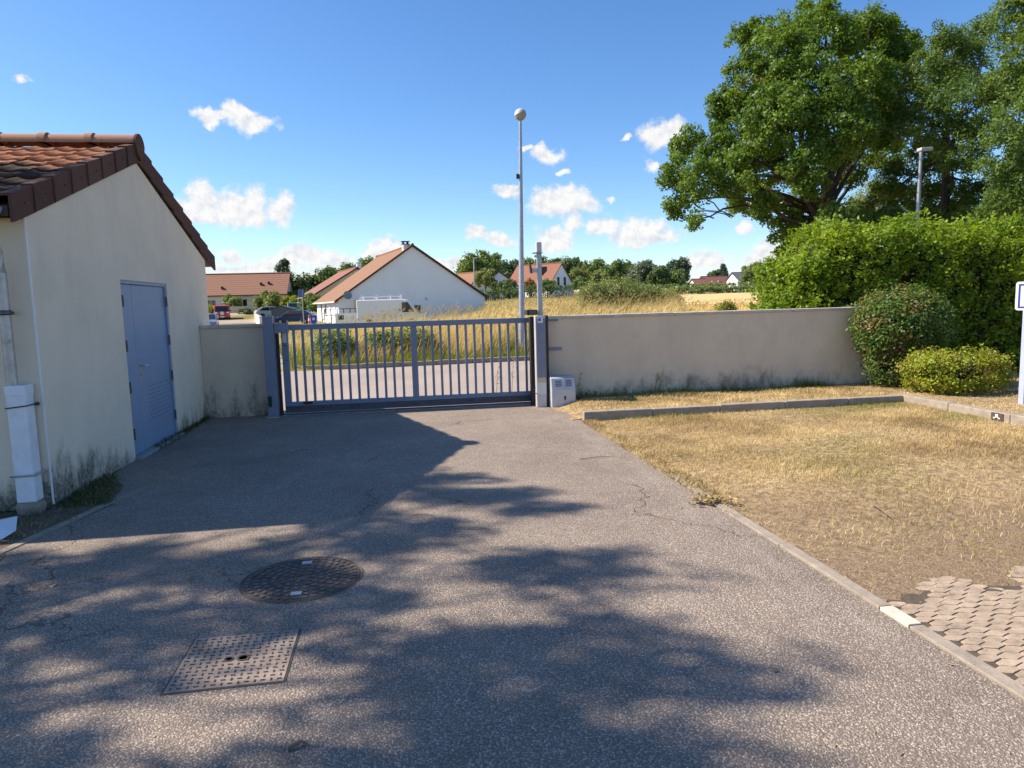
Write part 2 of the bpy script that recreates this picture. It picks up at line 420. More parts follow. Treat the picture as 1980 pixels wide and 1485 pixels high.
    tile('roof_tile', (.36,.135,.07), (.48,.22,.12), .93, (2.85, 3.42))
    tile('verge_tile', (.085,.042,.031), (.135,.070,.050), .7)
    tile('ridge_tile', (.33,.17,.11), (.40,.235,.16), .75)
    # distant roofs: courses too small to pick apart
    def farroof(name, c1, c2, course, k=.5):
        m, g = new_mat(name); p = g.pos; x, y, z = g.sep(p)
        n = g.noise(p, 2.5, 5, .7); row = g.math('FRACT', g.math('DIVIDE', z, course))
        colm = g.noise(g.vec('MULTIPLY', p, (3, 3, 3)), 1.6, 3, .7)
        c = g.mix(g.math('MULTIPLY', g.math('ADD', n, colm), .5), c1, c2)
        c = g.mix(g.math('MULTIPLY', g.step(row, .26, .10), k), c, (.05,.026,.02))
        g._set(g.b.inputs['Base Color'], c); g.b.inputs['Roughness'].default_value = .9; MT[name] = m
    farroof('far_roof_brown', (.20,.092,.055), (.31,.165,.105), .36, .62)
    farroof('far_roof_orange', (.195,.098,.052), (.25,.135,.075), .30, .25)
    farroof('far_roof_red', (.20,.085,.055), (.25,.115,.078), .3, .25)
    farroof('far_roof_dark', (.15,.062,.052), (.20,.085,.07), .2, .2)
    MT['slate'] = plain('slate', (.10,.105,.12), .7, var=.15, scale=1)
    MT['edge_dark'] = plain('verge_dark', (.06,.03,.028), .8)
    # paint, glass, rubber for vehicles
    def paint(name, c):
        m, g = new_mat(name); g._set(g.b.inputs['Base Color'], c); g.b.inputs['Roughness'].default_value = .32
        g.b.inputs['Coat Weight'].default_value = .35; g.b.inputs['Coat Roughness'].default_value = .08
        MT[name] = m
    paint('red_paint', (.46,.045,.025)); paint('navy_paint', (.022,.034,.12)); paint('ice_paint', (.11,.17,.33))
    paint('van_white', (.80,.80,.79)); paint('green_paint', (.02,.12,.09)); paint('grey_paint', (.42,.45,.48))
    m, g = new_mat('glass_dark'); g._set(g.b.inputs['Base Color'], (.018,.024,.032)); g.b.inputs['Roughness'].default_value = .06
    g.b.inputs['Specular IOR Level'].default_value = .8; MT['glass'] = m
    MT['rubber'] = plain('rubber', (.02,.02,.021), .85)
    MT['headlamp'] = plain('headlamp', (.7,.7,.68), .15)
    MT['shutter'] = plain('shutter_white', (.78,.78,.76), .6, var=.03)
    MT['orange'] = plain('orange_plastic', (.72,.13,.03), .55)
    MT['blue_bin'] = plain('blue_plastic', (.03,.10,.50), .5)
    MT['dark_brown'] = plain('dark_brown_metal', (.085,.052,.04), .7)
    MT['shelter'] = plain('shelter_felt', (.085,.11,.12), .7, var=.15)
    MT['far_grey'] = plain('far_grey', (.45,.45,.46), .7)
    MT['dish'] = plain('dish_grey', (.22,.235,.25), .6)
    MT['curtain'] = plain('curtain', (.62,.60,.55), .9)
    MT['gutter'] = plain('gutter_white', (.78,.70,.60), .6)
    # foliage
    MT['oak'] = leafy('oak_leaf', (0.052, 0.118, 0.018), (0.175, 0.275, 0.036), 0.43, patch=.55, dead=((.20,.145,.03), .55, .86))
    MT['ash'] = leafy('ash_leaf', (0.055, 0.12, 0.026), (0.165, 0.25, 0.05), 0.43, patch=.5)
    MT['hedge'] = leafy('hedge_leaf', (0.085, 0.175, 0.014), (0.29, 0.39, 0.032), 0.46, patch=1.2)
    MT['bush'] = leafy('bush_leaf', (0.055, 0.125, 0.03), (0.15, 0.235, 0.045), 0.36, patch=2.2, dead=((.23,.145,.060), 2.3, .66))
    MT['lime'] = leafy('lime_leaf', (0.17, 0.245, 0.02), (0.36, 0.4, 0.042), 0.38, patch=3, dead=((.30,.20,.075), 3.2, .68))
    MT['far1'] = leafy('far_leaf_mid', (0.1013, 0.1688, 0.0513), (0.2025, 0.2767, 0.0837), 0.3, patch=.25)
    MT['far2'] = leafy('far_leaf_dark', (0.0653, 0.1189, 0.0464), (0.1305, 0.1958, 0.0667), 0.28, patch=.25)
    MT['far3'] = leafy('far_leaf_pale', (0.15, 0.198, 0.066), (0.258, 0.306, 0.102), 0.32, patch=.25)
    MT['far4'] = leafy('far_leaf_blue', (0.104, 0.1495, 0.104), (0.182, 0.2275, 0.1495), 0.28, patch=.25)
    MT['conifer'] = leafy('conifer_needles', (0.0432, 0.081, 0.0486), (0.0891, 0.135, 0.0783), 0.2, patch=.3)
    MT['rust'] = leafy('rust_leaf', (.16,.09,.02), (.26,.16,.04), .3)
    MT['straw'] = leafy('straw_blade', (.50,.38,.15), (.74,.61,.30), .35, (1.1,1.05,.8), .7, patch=.5)
    MT['tallgreen'] = leafy('green_blade', (.11,.15,.022), (.27,.28,.055), .38, (1.2,1.15,.6), .7, patch=.5)
    MT['lawnstraw'] = leafy('lawn_blade', (.40,.285,.115), (.88,.72,.40), .3, (1.1,1.05,.8), .75, patch=1.3, dead=((.22,.145,.070), .9, .66))
    MT['lawngreen'] = leafy('lawn_green_blade', (.15,.18,.030), (.31,.31,.065), .3, (1.2,1.15,.6), .7, patch=1.5)
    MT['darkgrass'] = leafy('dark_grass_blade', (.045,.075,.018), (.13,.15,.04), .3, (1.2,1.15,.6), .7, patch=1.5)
    MT['litter'] = leafy('dry_litter', (.20,.145,.075), (.58,.46,.22), .25, (1.1,1.05,.8), .8, patch=4)
mats()

# ------------------------------------------------------------------ terrain and roads
GY = 11.4                                             # the plane the gate slides in
def kerb_y(x): return 19.45 + 0.10*np.clip(np.asarray(x, float)+1.0, 0, 60)
def left_x(y): return -3.1 - 0.19*(np.asarray(y, float)-19.5)
def terr(x, y):
    x = np.asarray(x, float); y = np.asarray(y, float)
    d = np.minimum(y-kerb_y(x), x-left_x(y))
    bank = .10*smooth01(d, .02, .30) + .42*smooth01(d, .2, 4.5)
    rr = smooth01(x - .125*(y-20), -3, 7)
    left = bank*(1-smooth01(y, 27, 34)) - .03 + .42*smooth01(y, 82, 100) + 1.25*smooth01(y, 101, 118) + .012*np.clip(y-120, 0, 500)
    right = bank + .62*smooth01(y, 22, 36) + .10*smooth01(y, 40, 60) + .020*np.clip(y-62, 0, 60) + .012*np.clip(y-122, 0, 400)
    w = .06*np.sin(x*.9+1)*np.sin(y*.7) * smooth01(d, 1, 5) * (y < 120)
    return left*(1-rr) + right*rr - .03*rr + w
def axis(lo, a, b, hi, fine, g=1.18):
    c = list(np.arange(a, b, fine)); s = fine
    while c[-1] < hi: s *= g; c.append(min(c[-1]+s, hi))
    s = fine; pre = []; v = a
    while v > lo: s *= g; v = max(v-s, lo); pre.append(v)
    return np.array(pre[::-1]+c)
xs = axis(-500, -9, 30, 600, .45); ys = axis(-120, 18.2, 48, 900, .35)
gx_, gy_ = np.meshgrid(xs, ys)
gz_ = terr(gx_, gy_); gz_ = np.where(gy_ < 18.5, -.04, gz_)
nx, ny = len(xs), len(ys)
idx = np.arange(nx*ny).reshape(ny, nx)
np_mesh('ground', np.stack([gx_, gy_, gz_], -1).reshape(-1, 3), np.stack([idx[:-1,:-1], idx[:-1,1:], idx[1:,1:], idx[1:,:-1]], -1).reshape(-1, 4), MT['meadow'], smooth=True, kind='structure')
def sheet(name, mat, rows, lift=0, follow=False, **kw):
    """strip between left and right border points, row by row"""
    V = []; n = 8
    for (a, b) in rows:
        for k in range(n+1):
            t = k/n; x = a[0]+(b[0]-a[0])*t; y = a[1]+(b[1]-a[1])*t
            V.append((x, y, (float(terr(x, y)) if follow else 0)+lift))
    F = []
    for r in range(len(rows)-1):
        for k in range(n):
            i = r*(n+1)+k; F.append((i, i+1, i+n+2, i+n+1))
    return np_mesh(name, V, F, mat, kind='structure', **kw)
sheet('driveway', MT['asphalt'], [((-3.02, y), (2.42, y)) for y in np.linspace(-9, 11.55, 12)], lift=0.0)
rows = []
for x in np.arange(-60, 60.1, 1.5):
    rows.append(((x, 11.553), (x, float(kerb_y(x))+.02)))
sheet('road', MT['road'], [(b, a) for a, b in rows], lift=-.006)
rows = []
for y in np.arange(19.0, 118, 3.0):
    lx = float(left_x(y)); rows.append(((lx-8.5-.02*(y-19), y), (lx-.1, y)))
sheet('side_road', MT['road'], rows, lift=.012, follow=True)

# kerb of the road: separate stones along the verge, rounding the corner on the left
kerb_path = [(float(left_x(y)), y) for y in np.arange(44, 21.2, -1.0)] + [(-3.35, 20.7), (-3.05, 20.1), (-2.55, 19.7), (-1.9, 19.5), (-1.0, 19.45)] + [(x, float(kerb_y(x))) for x in np.arange(0, 9.1, 1.0)]
kr = thing('road_kerb', 'low concrete kerb between the road and the long grass beyond the gate', 'kerb', (-2, 19.5, 0))
for i in range(len(kerb_path)-1):
    a = Vector((*kerb_path[i], 0)); b = Vector((*kerb_path[i+1], 0)); t = (b-a).normalized(); nrm = Vector((-t.y, t.x, 0))
    if nrm.y < 0 and abs(nrm.y) > abs(nrm.x): nrm = -nrm
    if abs(nrm.x) >= abs(nrm.y) and nrm.x < 0: nrm = -nrm
    a2 = a+t*.006; b2 = b-t*.006; dz = random.uniform(-.012, .012)
    mb = MB(); mb.ext([a2+Vector((0,0,-.08)), b2+Vector((0,0,-.08)), b2+nrm*.15+Vector((0,0,-.08)), a2+nrm*.15+Vector((0,0,-.08))], (0, 0, .20+dz))
    mb.build('kerb_stone', MT['concrete'], kr)

# lawn, planting strip and the verge beside the shed
def grid_sheet(name, mat, x0, x1, y0, y1, zf, step=.12, **kw):
    X = np.linspace(x0, x1, max(2, int((x1-x0)/step))); Y = np.linspace(y0, y1, max(2, int((y1-y0)/step)))
    a, b = np.meshgrid(X, Y); z = zf(a, b); i = np.arange(a.size).reshape(a.shape)
    return np_mesh(name, np.stack([a, b, z], -1).reshape(-1, 3), np.stack([i[:-1,:-1], i[:-1,1:], i[1:,1:], i[1:,:-1]], -1).reshape(-1, 4), mat, smooth=True, kind='structure', **kw)
def bumpy(a, b, amp): return amp*(np.sin(a*3.1+b*1.7)+np.sin(a*1.3-b*4.3+1)+.6*np.sin(a*7.9+2)*np.sin(b*6.7))
def lawn_z(a, b): return -.012 + .0125*smooth01(b, 4.4, 3.4) + bumpy(a, b, .006)*(1-.62*smooth01(b, 4.4, 3.4)) + .0016*np.sin(a*31+b*17)*np.sin(b*29-a*11) + .03*smooth01(a, 2.6, 4.5)*smooth01(b, 4, 6)
def strip_z(a, b): return .085 + bumpy(a, b, .006)
grid_sheet('lawn', MT['lawn'], 2.50, 7.37, -2, 9.42, lawn_z, .05)
grid_sheet('planting_strip', MT['lawn'], 2.30, 7.45, 9.52, 11.25, lambda a, b: strip_z(a, b)-.085*smooth01(a, 2.75, 2.35))
grid_sheet('planting_bed', MT['lawn'], 7.46, 22, 2, 11.7, strip_z)
def verge_edge(y): return -2.53 - .27*smooth01(y, 6.8, 5.2) - .46*smooth01(y, 6.6, 7.9) + .04*np.sin(np.asarray(y)*5.3) + .025*np.sin(np.asarray(y)*13.7)
vr = []
for y in np.arange(-6, 8.31, .15):
    e = float(verge_edge(y)) + .025*math.sin(y*9)+.015*math.sin(y*23); vr.append(((-14 if y < 6.45 else -3.0, y), (e, y)))
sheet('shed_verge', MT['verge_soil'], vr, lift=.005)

# flush edging slabs along the right side of the drive
ed = thing('edging', 'flush concrete edging strip along the right side of the driveway', 'edging', (2.45, 5, 0))
y = -2.0; k = 0
mt2 = plain('pale_concrete', (.55,.49,.40), .9, var=.15, scale=9, dirt=.15, bumps=.3, bscale=90)
while y < 9.6:
    L = 1.0 if k != 5 else .22
    mb = MB(); mb.box(2.425, 2.50, y+.004, y+L-.004, -.1, (.014 if y < 5.4 else .002)+random.uniform(-.004, .004))
    mb.build('edging_slab', mt2 if k == 5 else MT['concrete'], ed, bevel=.004); y += L; k += 1
ed2 = thing('edging', 'flush concrete edging between the drive and the grass beside the shed', 'edging', (-2.7, 5.6, 0))
for k in range(5):
    a = Vector((-2.98+.115*k*1.0, 4.55+.50*k, 0)); b = Vector((-2.98+.115*(k+1), 4.55+.50*(k+1), 0)); t_ = (b-a).normalized(); n_ = Vector((-t_.y, t_.x, 0))*.07
    MB().ext([v+Vector((0, 0, -.05)) for v in (a+t_*.004, b-t_*.004, b-t_*.004+n_, a+t_*.004+n_)], (0, 0, .060+random.uniform(-.003, .003))).build('edging_slab', MT['concrete'], ed2)
# raised kerb stones round the lawn
kb = thing('lawn_kerb', 'raised concrete kerb running along the wall behind the dry lawn', 'kerb', (5, 9.4, 0))
x = 2.47
while x < 7.3:
    L = min(1.0, 7.46-x); mb = MB(); mb.box(x+.004, x+L-.004, 9.40, 9.53, -.1, .125+random.uniform(-.006, .006)); mb.build('kerb_stone', MT['concrete'], kb, bevel=.012); x += L
kb = thing('lawn_kerb', 'raised sunlit concrete kerb coming forward on the right beside the low yellow bush', 'kerb', (7.4, 7, 0))
y = 9.53
while y > 2:
    mb = MB(); mb.box(7.36, 7.49, y-1+.004, y-.004, -.1, .128+random.uniform(-.006, .006)); mb.build('kerb_stone', MT['concrete'], kb, bevel=.012); y -= 1
mb = MB(); mb.box(7.348, 7.361, 7.62, 7.80, .025, .115); o = mb.build('marker_plate', MT['dark_brown'], kb)
mb = MB(); mb.box(7.343, 7.349, 7.69, 7.73, .045, .10).box(7.343, 7.349, 7.66, 7.76, .045, .06); mb.build('marker_symbol', MT['white'], o)

# hexagonal pavers that surface at the near end of the lawn
pv = thing('paving', None, None, (3.2, 2.6, 0)); pv['kind'] = 'structure'
bed = grid_sheet('paver_bed', MT['joint'], 2.51, 4.9, 1.0, 3.75, lambda a, b: .0042-.03*smooth01(b+.10*np.sin(a*6), 3.30, 3.75)-.03*smooth01(a, 4.5, 4.9), .06)
bed.parent = pv; bed.location -= ORI[pv]
HEX = ((-1, -.36), (-.6, -.60), (-.3, -.84), (0, -1.0), (.3, -.76), (.6, -.58), (1, -.36), (1, .36), (.7, .60), (.4, .78), (0, 1.0), (-.4, .74), (-.7, .52), (-1, .36))
hexm = None; rest = MB(); nv = 0; PWd, PHt = .0562, .0336
for r in range(50):
    for c in range(20):
        cx = 2.545 + c*.1165 + (r % 2)*.05825; cy = 1.15 + r*.0500
        lim = 3.66 + .10*math.sin(cx*6) - .04*(cx-2.6)
        if cy > lim: continue
        loc = Vector((cx, cy, -.0275+random.uniform(-.001, .001)-.020*float(smooth01(cy+.3*math.sin(cx*9)*math.sin(cy*7), lim-.45, lim+.1))))
        pts = [(cx+a_*PWd, cy+b_*PHt, loc.z) for a_, b_ in HEX]
        if cx > .50+.95*cy or cy < 2.2 or nv >= 300: rest.ext(pts, (0, 0, .037)); continue
        nv += 1
        if hexm is None: hexm = MB().ext(pts, (0, 0, .037)).build('paver', MT['paver'], pv, bevel=.002, origin=loc)
        else: copy_obj(hexm, pv, loc, (random.uniform(-.014, .014), random.uniform(-.014, .014), random.uniform(-.02, .02)))
rest.build('pavers_beyond', MT['paver'], pv, kind='stuff')

# ------------------------------------------------------------------ the shed
SX, Y0, Y1, YC, EZ, SL = -3.0, 6.5, 12.05, 9.275, 2.45, .35
sz = lambda yy: EZ + SL*(2.775-abs(yy-YC))
shed = thing('shed', 'cream rendered shed with tiled gable roof and blue double door', 'shed', (SX-2.2, YC, 0))
mb = MB(); d0, d1, dz = 8.44, 10.03, 2.02
mb.ext([(SX-.08, Y0, 0), (SX-.08, Y1, 0), (SX-.08, Y1, EZ), (SX-.08, YC, sz(YC)), (SX-.08, Y0, EZ)], (-4.4, 0, 0))
mb.ext([(SX, Y0, 0), (SX, d0, 0), (SX, d0, sz(d0)), (SX, Y0, EZ)], (-.08, 0, 0))
mb.ext([(SX, d0, dz), (SX, d1, dz), (SX, d1, sz(d1)), (SX, YC, sz(YC)), (SX, d0, sz(d0))], (-.08, 0, 0))
mb.ext([(SX, d1, 0), (SX, Y1, 0), (SX, Y1, EZ), (SX, d1, sz(d1))], (-.08, 0, 0))
mb.build('wall', MT['shed_render'], shed)
mb = MB(); mb.box(SX-.006, SX+.006, Y0-.006, Y0+.006, 0, EZ+.02); mb.build('corner_bead', MT['white'], shed)
th = math.atan(SL); RZ = 3.60; OV = {-1: 3.0, 1: 3.2}
rz = lambda yy: RZ - SL*abs(yy-YC)
mb = MB()
for sgn in (-1, 1):
    e = YC+sgn*OV[sgn]
    mb.ext([(SX-.01, YC, RZ-.11), (SX-.01, e, rz(e)-.11), (SX-.01, e, rz(e)-.03), (SX-.01, YC, RZ-.03)], (-4.55, 0, 0))
roof = mb.build('roof', MT['dark_brown'], shed)
# interlocking tiles, one object each
TW, TC, TLEN = .33, .378, .45
prof = [(0, .020), (.03, .024), (.06, .013), (.10, .003), (.155, .002), (.185, .009), (.215, .012), (.245, .006), (.285, .002), (.31, .008), (TW, .020)]
vs = []; fs = []
for (px_, pz_) in prof:
    vs += [(px_, 0, pz_+.030), (px_, TLEN, pz_), (px_, 0, pz_+.006)]
for i in range(len(prof)-1):
    a = 3*i; b = a+3; fs += [(a, b, b+1, a+1), (a+2, b+2, b, a)]
tile_me = bpy.data.meshes.new('roof_tile'); tile_me.from_pydata(vs, [], fs); tile_me.materials.append(MT['roof_tile'])
for p_ in tile_me.polygons: p_.use_smooth = p_.index % 2 == 0
for side in (-1, 1):
    for r in range(10 if side > 0 else 9):
        for c in range(13):
            yy = YC + side*(OV[side] - r*(OV[side]-.41)/(9 if side > 0 else 8))
            o = bpy.data.objects.new('roof_tile', tile_me); COL.objects.link(o); o.parent = roof
            x_ = SX - .05 - c*TW
            loc = Vector((x_-TW if side < 0 else x_, yy, rz(yy)-.005+random.uniform(-.004, .004)))
            o.location = loc-ORI[roof]; o.rotation_euler = (th+random.uniform(-.012, .012), 0, (0 if side < 0 else math.pi)+random.uniform(-.012, .012)); ORI[o] = loc
# verge tiles capping the gable
VT = 8
for side in (-1, 1):
    for r in range(VT):
        L = (OV[side]+.02)/VT; ya = YC+side*(OV[side]+.04-r*L); yb = YC+side*(OV[side]+.04-(r+1)*L-.03)
        up = .055; ua = up+.022; ub = up
        mb = MB()
        # outer face plate hanging over the render and a cover on top
        fa = [(SX+.030, ya, rz(ya)+ua), (SX+.030, yb, rz(yb)+ub), (SX+.030, yb, rz(yb)-.165), (SX+.030, ya, rz(ya)-.15)]
        mb.ext([(p[0]+(.016 if k in (0, 3) else .0), p[1], p[2]) for k, p in enumerate(fa)], (-.026, 0, 0))
        mb.ext([(SX+.018, ya, rz(ya)+ua), (SX+.018, yb, rz(yb)+ub), (SX+.018, yb, rz(yb)+ub-.02), (SX+.018, ya, rz(ya)+ua-.02)], (-.075, 0, 0))
        v = mb.build('verge_tile', MT['verge_tile'], roof)
        ym = ya*.45+yb*.55
        mb = MB(); mb.lathe([(.007, 0), (.007, .014)], (SX+.036, ym, rz(ym)-.05), 8, 'X'); mb.build('fixing_nail', MT['bolt'], v)
# ridge tiles
def half_tube(mb, x0, x1, r, y, z, n=9):
    vs = []; fs = []
    for x in (x0, x1):
        for k in range(n+1):
            an = math.pi*k/n; vs.append((x, y-r*math.cos(an), z+r*.92*math.sin(an)))
    for k in range(n): fs.append((k, k+1, n+2+k, n+1+k))
    fs.append(tuple(range(n, -1, -1))); fs.append(tuple(range(n+1, 2*n+2)))
    mb.add(vs, fs)
x = SX+.03
for k in range(9):
    mb = MB(); half_tube(mb, x-.5, x, .125, YC, RZ+.035+random.uniform(-.004, .004)); half_tube(mb, x-.5-.04, x-.5+.04, .142, YC, RZ+.035)
    mb.build('ridge_tile', MT['ridge_tile'], roof, smooth=True); x -= .5
mb = MB(); half_tube(mb, SX+.034, SX+.062, .15, YC, RZ+.02, 14); mb.ext([(SX+.034, YC-.15, RZ+.02), (SX+.034, YC+.15, RZ+.02), (SX+.034, YC+.10, RZ-.10), (SX+.034, YC, RZ-.155), (SX+.034, YC-.10, RZ-.10)], (.028, 0, 0))
mb.build('ridge_end', MT['verge_tile'], roof)
# gutter under the near eave and under the far eave
for side in (-1, 1):
    e = YC+side*(OV[side]+.06); z_ = rz(e)-.02; vs = []; fs = []; n = 8
    for xx in (SX-.05, SX-4.5):
        for rr_ in (.062, .056):
            for k in range(n+1):
                an = math.pi+math.pi*k/n; vs.append((xx, e+rr_*math.cos(an), z_+rr_*math.sin(an)))
    q = n+1
    for k in range(n):
        fs += [(k, k+1, 2*q+k+1, 2*q+k), (q+k+1, q+k, 3*q+k, 3*q+k+1), (k+1, k, q+k, q+k+1)]
    mb = MB(); mb.add(vs, fs); mb.build('gutter', MT['zinc'], shed)
# double door in its recess
door = MB(); DX = SX-.035
door.box(DX-.04, DX, d0+.045, 8.838, .03, dz-.045); door.box(DX-.04, DX, 8.846, d1-.045, .03, dz-.045)
dr = door.build('door', MT['door'], shed, bevel=.003)
mb = MB(); mb.box(SX-.078, SX-.012, d0, d0+.04, 0, dz-.001); mb.box(SX-.078, SX-.012, d1-.04, d1, 0, dz-.001); mb.box(SX-.078, SX-.012, d0+.04, d1-.04, dz-.04, dz-.001)
mb.build('frame', MT['door'], dr)
mb = MB(); mb.box(SX-.079, SX-.07, d0+.04, d1-.04, .03, dz-.04); mb.build('gap_shadow_board', MT['black'], dr)  # black sheet standing in for the shadow in the gaps round the door leaves
for yy in (d0+.043, d1-.043):
    for zz in (.22, .75, 1.22, 1.72):
        mb = MB(); mb.tube([(SX-.004, yy, zz), (SX-.004, yy, zz+.13)], .011, 8); mb.build('hinge', MT['bolt'], dr)
mb = MB(); mb.box(DX, DX+.008, 8.885, 8.925, .86, 1.10).tube([(DX+.008, 8.905, 1.03), (DX+.055, 8.905, 1.03), (DX+.055, 9.03, 1.025)], .009, 8).lathe([(.01, 0), (.01, .012)], (DX+.008, 8.905, .92), 8, 'X')
mb.build('handle', MT['chrome'], dr)
mb = MB()
for r in range(9):
    for c in range(14):
        yy = 9.12+c*.094+(r % 2)*.047; zz = .36+r*.05
        if yy < 9.92: mb.lathe([(.0095, 0), (.0095, .0025)], (DX-.0005, yy, zz), 6, 'X')
mb.build('vent_perforation', MT['black'], dr, kind='stuff')
mb = MB(); mb.box(SX-.07, SX+.07, d0-.02, d1+.05, -.02, .026); mb.build('threshold', MT['zinc'], shed, bevel=.004)
# downpipe with its white lower sleeve
p0 = at(6, 600, 6.36); px0 = p0.x
dp = thing('downpipe', 'zinc downpipe with a white boxed lower sleeve on the shed corner', 'downpipe', (px0, 6.38, 0))
mb = MB(); mb.tube([(px0, 6.22, 2.40), (px0, 6.26, 2.32), (px0, 6.36, 2.15), (px0, 6.38, 2.0), (px0, 6.38, .95)], .042, 12); mb.build('pipe', MT['zinc'], dp, smooth=True)
mb = MB(); mb.lathe([(.048, 0), (.052, .01), (.052, .03), (.048, .04)], (px0, 6.38, 1.66), 12); mb.box(px0-.01, px0+.01, 6.38, 6.5, 1.665, 1.69); mb.build('bracket', MT['bolt'], dp)
sx0 = px0+.035
mb = MB(); mb.box(sx0-.075, sx0+.075, 6.33, 6.47, .10, 1.08); mb.build('sleeve', MT['pvc'], dp, bevel=.012)
mb = MB(); mb.box(sx0-.079, sx0+.079, 6.326, 6.474, 1.00, 1.085); mb.build('sleeve_collar', MT['pvc'], dp, bevel=.006)
mb = MB(); mb.tube([(sx0-.08, 6.322, .90), (sx0+.08, 6.322, .915), (sx0+.085, 6.48, .915)], .006, 6); mb.lathe([(.012, 0), (.02, .01), (.012, .03)], (sx0+.1, 6.46, .90), 8); mb.build('clamp', MT['iron_dark'], dp)
mb = MB(); mb.tube([(sx0-.095, 6.32, .33), (sx0+.095, 6.32, .335), (sx0+.095, 6.48, .335)], .010, 6); mb.build('foot_clamp', MT['zinc'], dp)
mb = MB(); mb.lathe([(.10, 0), (.11, .06), (.10, .09), (.085, .10)], (sx0, 6.40, 0), 14); mb.build('drain_socket', MT['concrete'], dp)
# folded white sheet lying in the verge
c = at(8, 985, 5.75)
mb = MB(); a = Vector((c.x-.16, 5.78, .10)); mb.ext([a, a+Vector((.20, .06, .02)), a+Vector((.27, -.12, -.045)), a+Vector((.06, -.20, .0))], (0, 0, .004)).ext([a+Vector((.06,-.20,.003)), a+Vector((.27,-.12,-.040)), a+Vector((.20,-.26,-.085)), a+Vector((.0,-.33,-.07))], (0, 0, .004))
mb.build('folded_sheet', MT['pvc'], None, 'folded white plastic sheet lying by the foot of the downpipe', 'sheet')

# ------------------------------------------------------------------ boundary walls
def boundary(label, x0, x1, y, h):
    t = thing('boundary_wall', label, 'wall', ((x0+x1)/2, y+.1, 0))
    MB().box(x0, x1, y, y+.2, -.05, h-.045).build('wall_face', MT['wall_render'], t)
    n = max(1, round((x1-x0)/1.0)); L = (x1-x0)/n
    for k in range(n):
        m_ = MB(); m_.box(x0+k*L+.003, x0+(k+1)*L-.003, y-.03, y+.23, h-.043, h+.004+random.uniform(-.002, .002)); m_.build('coping_stone', MT['coping'], t, bevel=.006)
    return t
boundary('short cream rendered wall between the shed and the gate post', -2.995, at(509, 700, 11.3).x-.0, 11.45, 1.425)
bw = boundary('long cream rendered wall running right from the gate to the hedge', 2.38, 8.75, 11.23, 1.415)

# ------------------------------------------------------------------ sliding gate
gxp = lambda px, Y=GY, py=700: at(px, py, Y).x
gate = thing('sliding_gate', 'grey blue steel sliding gate of upright square bars across the drive', 'gate', (0, GY, 0))
sL, sR = gxp(547), gxp(560)
TOPZ, BOTZ = 1.405, .20
MB().box(sL, gxp(1031), GY-.04, GY+.04, TOPZ-.085, TOPZ).build('top_rail', MT['gate'], gate, bevel=.006)
MB().box(sL, sR, GY-.038, GY+.038, BOTZ, TOPZ-.086).build('end_stile', MT['gate'], gate, bevel=.005)
MB().box(gxp(796), gxp(808), GY-.038, GY+.038, BOTZ, TOPZ-.086).build('middle_stile', MT['gate'], gate, bevel=.005)
MB().box(sL, gxp(1031), GY-.045, GY+.045, BOTZ-.065, BOTZ).build('bottom_rail', MT['gate'], gate, bevel=.005)
MB().box(sL, gxp(1031), GY-.030, GY+.030, .032, BOTZ-.067).build('track_beam', MT['gate_dark'], gate)
bars = [571+17.32*i for i in range(13)] + [821+16.3*i for i in range(12)] + [1017.5]
b0 = None
for px in bars:
    xx = gxp(px)
    if b0 is None:
        b0 = MB().box(xx-.019, xx+.019, GY-.019, GY+.019, BOTZ-.002, TOPZ-.083).build('bar', MT['gate'], gate)
    else: copy_obj(b0, gate, (xx, GY, BOTZ-.002))
bl = None; xx = sL+.12; k = 0
while xx < 2.0:
    p_ = (xx, GY-.036, .098)
    if bl is None: bl = MB().lathe([(.016, 0), (.016, .008), (.009, .012)], p_, 8, 'Y').build('bolt', MT['bolt'], gate, origin=p_); bl.rotation_euler = (0, 0, math.pi)
    else: copy_obj(bl, gate, p_, (0, 0, math.pi))
    xx += .11 if k % 2 == 0 else .34; k += 1
mb = MB(); xa = at(549, 650, GY-.05); mb.box(xa.x-.028, xa.x+.032, GY-.052, GY-.038, 1.13, 1.28); mb.build('label_plate', MT['plate'], gate, bevel=.002)
mb = MB(); mb.lathe([(.014, 0), (.014, .02)], (xa.x+.01, GY-.058, 1.09), 8, 'Y').lathe([(.010, 0), (.010, .02)], (xa.x+.02, GY-.058, .86), 8, 'Y'); mb.build('lock_button', MT['bolt'], gate)
mb = MB(); xb = gxp(600, GY, 790); mb.box(xb-.09, xb+.05, GY-.075, GY-.046, .165, .205); mb.build('limit_stop', MT['black'], gate)
mb = MB(); mb.box(sL-.3, 2.3, GY-.12, GY+.12, -.02, .004); gtr = mb.build('gate_track', MT['zinc'], None, 'worn steel ground track below the sliding gate', 'track')
MB().box(sL-.3, 2.3, GY-.012, GY+.012, .004, .022).build('rail', MT['bolt'], gtr)
# catch post on the left
lp = thing('gate_post', 'square blue gate post with a black keyhole plate beside the short wall', 'gate post', (-1.96, 11.24, 0))
pl, pr = at(506, 612, 11.15).x, at(526, 612, 11.15).x
MB().box(pl, pr, 11.15, 11.33, 0, 1.548).build('post', MT['gate'], lp, bevel=.006)
MB().box(pl-.03, pr+.03, 11.13, 11.36, 0, .012).build('base_plate', MT['zinc'], lp)
kx = at(522, 771, 11.15).x
m_ = MB(); m_.ext([(kx-.028, 11.148, .20), (kx-.012, 11.148, .165), (kx+.012, 11.148, .165), (kx+.028, 11.148, .20), (kx+.028, 11.148, .335), (kx-.028, 11.148, .335)], (0, -.006, 0)); m_.build('keyhole_plate', MT['black'], lp)
MB().box(pr+.002, at(556, 630, 11.22).x, 11.21, 11.34, 1.29, 1.435).build('catch_box', MT['gate'], lp, bevel=.006)
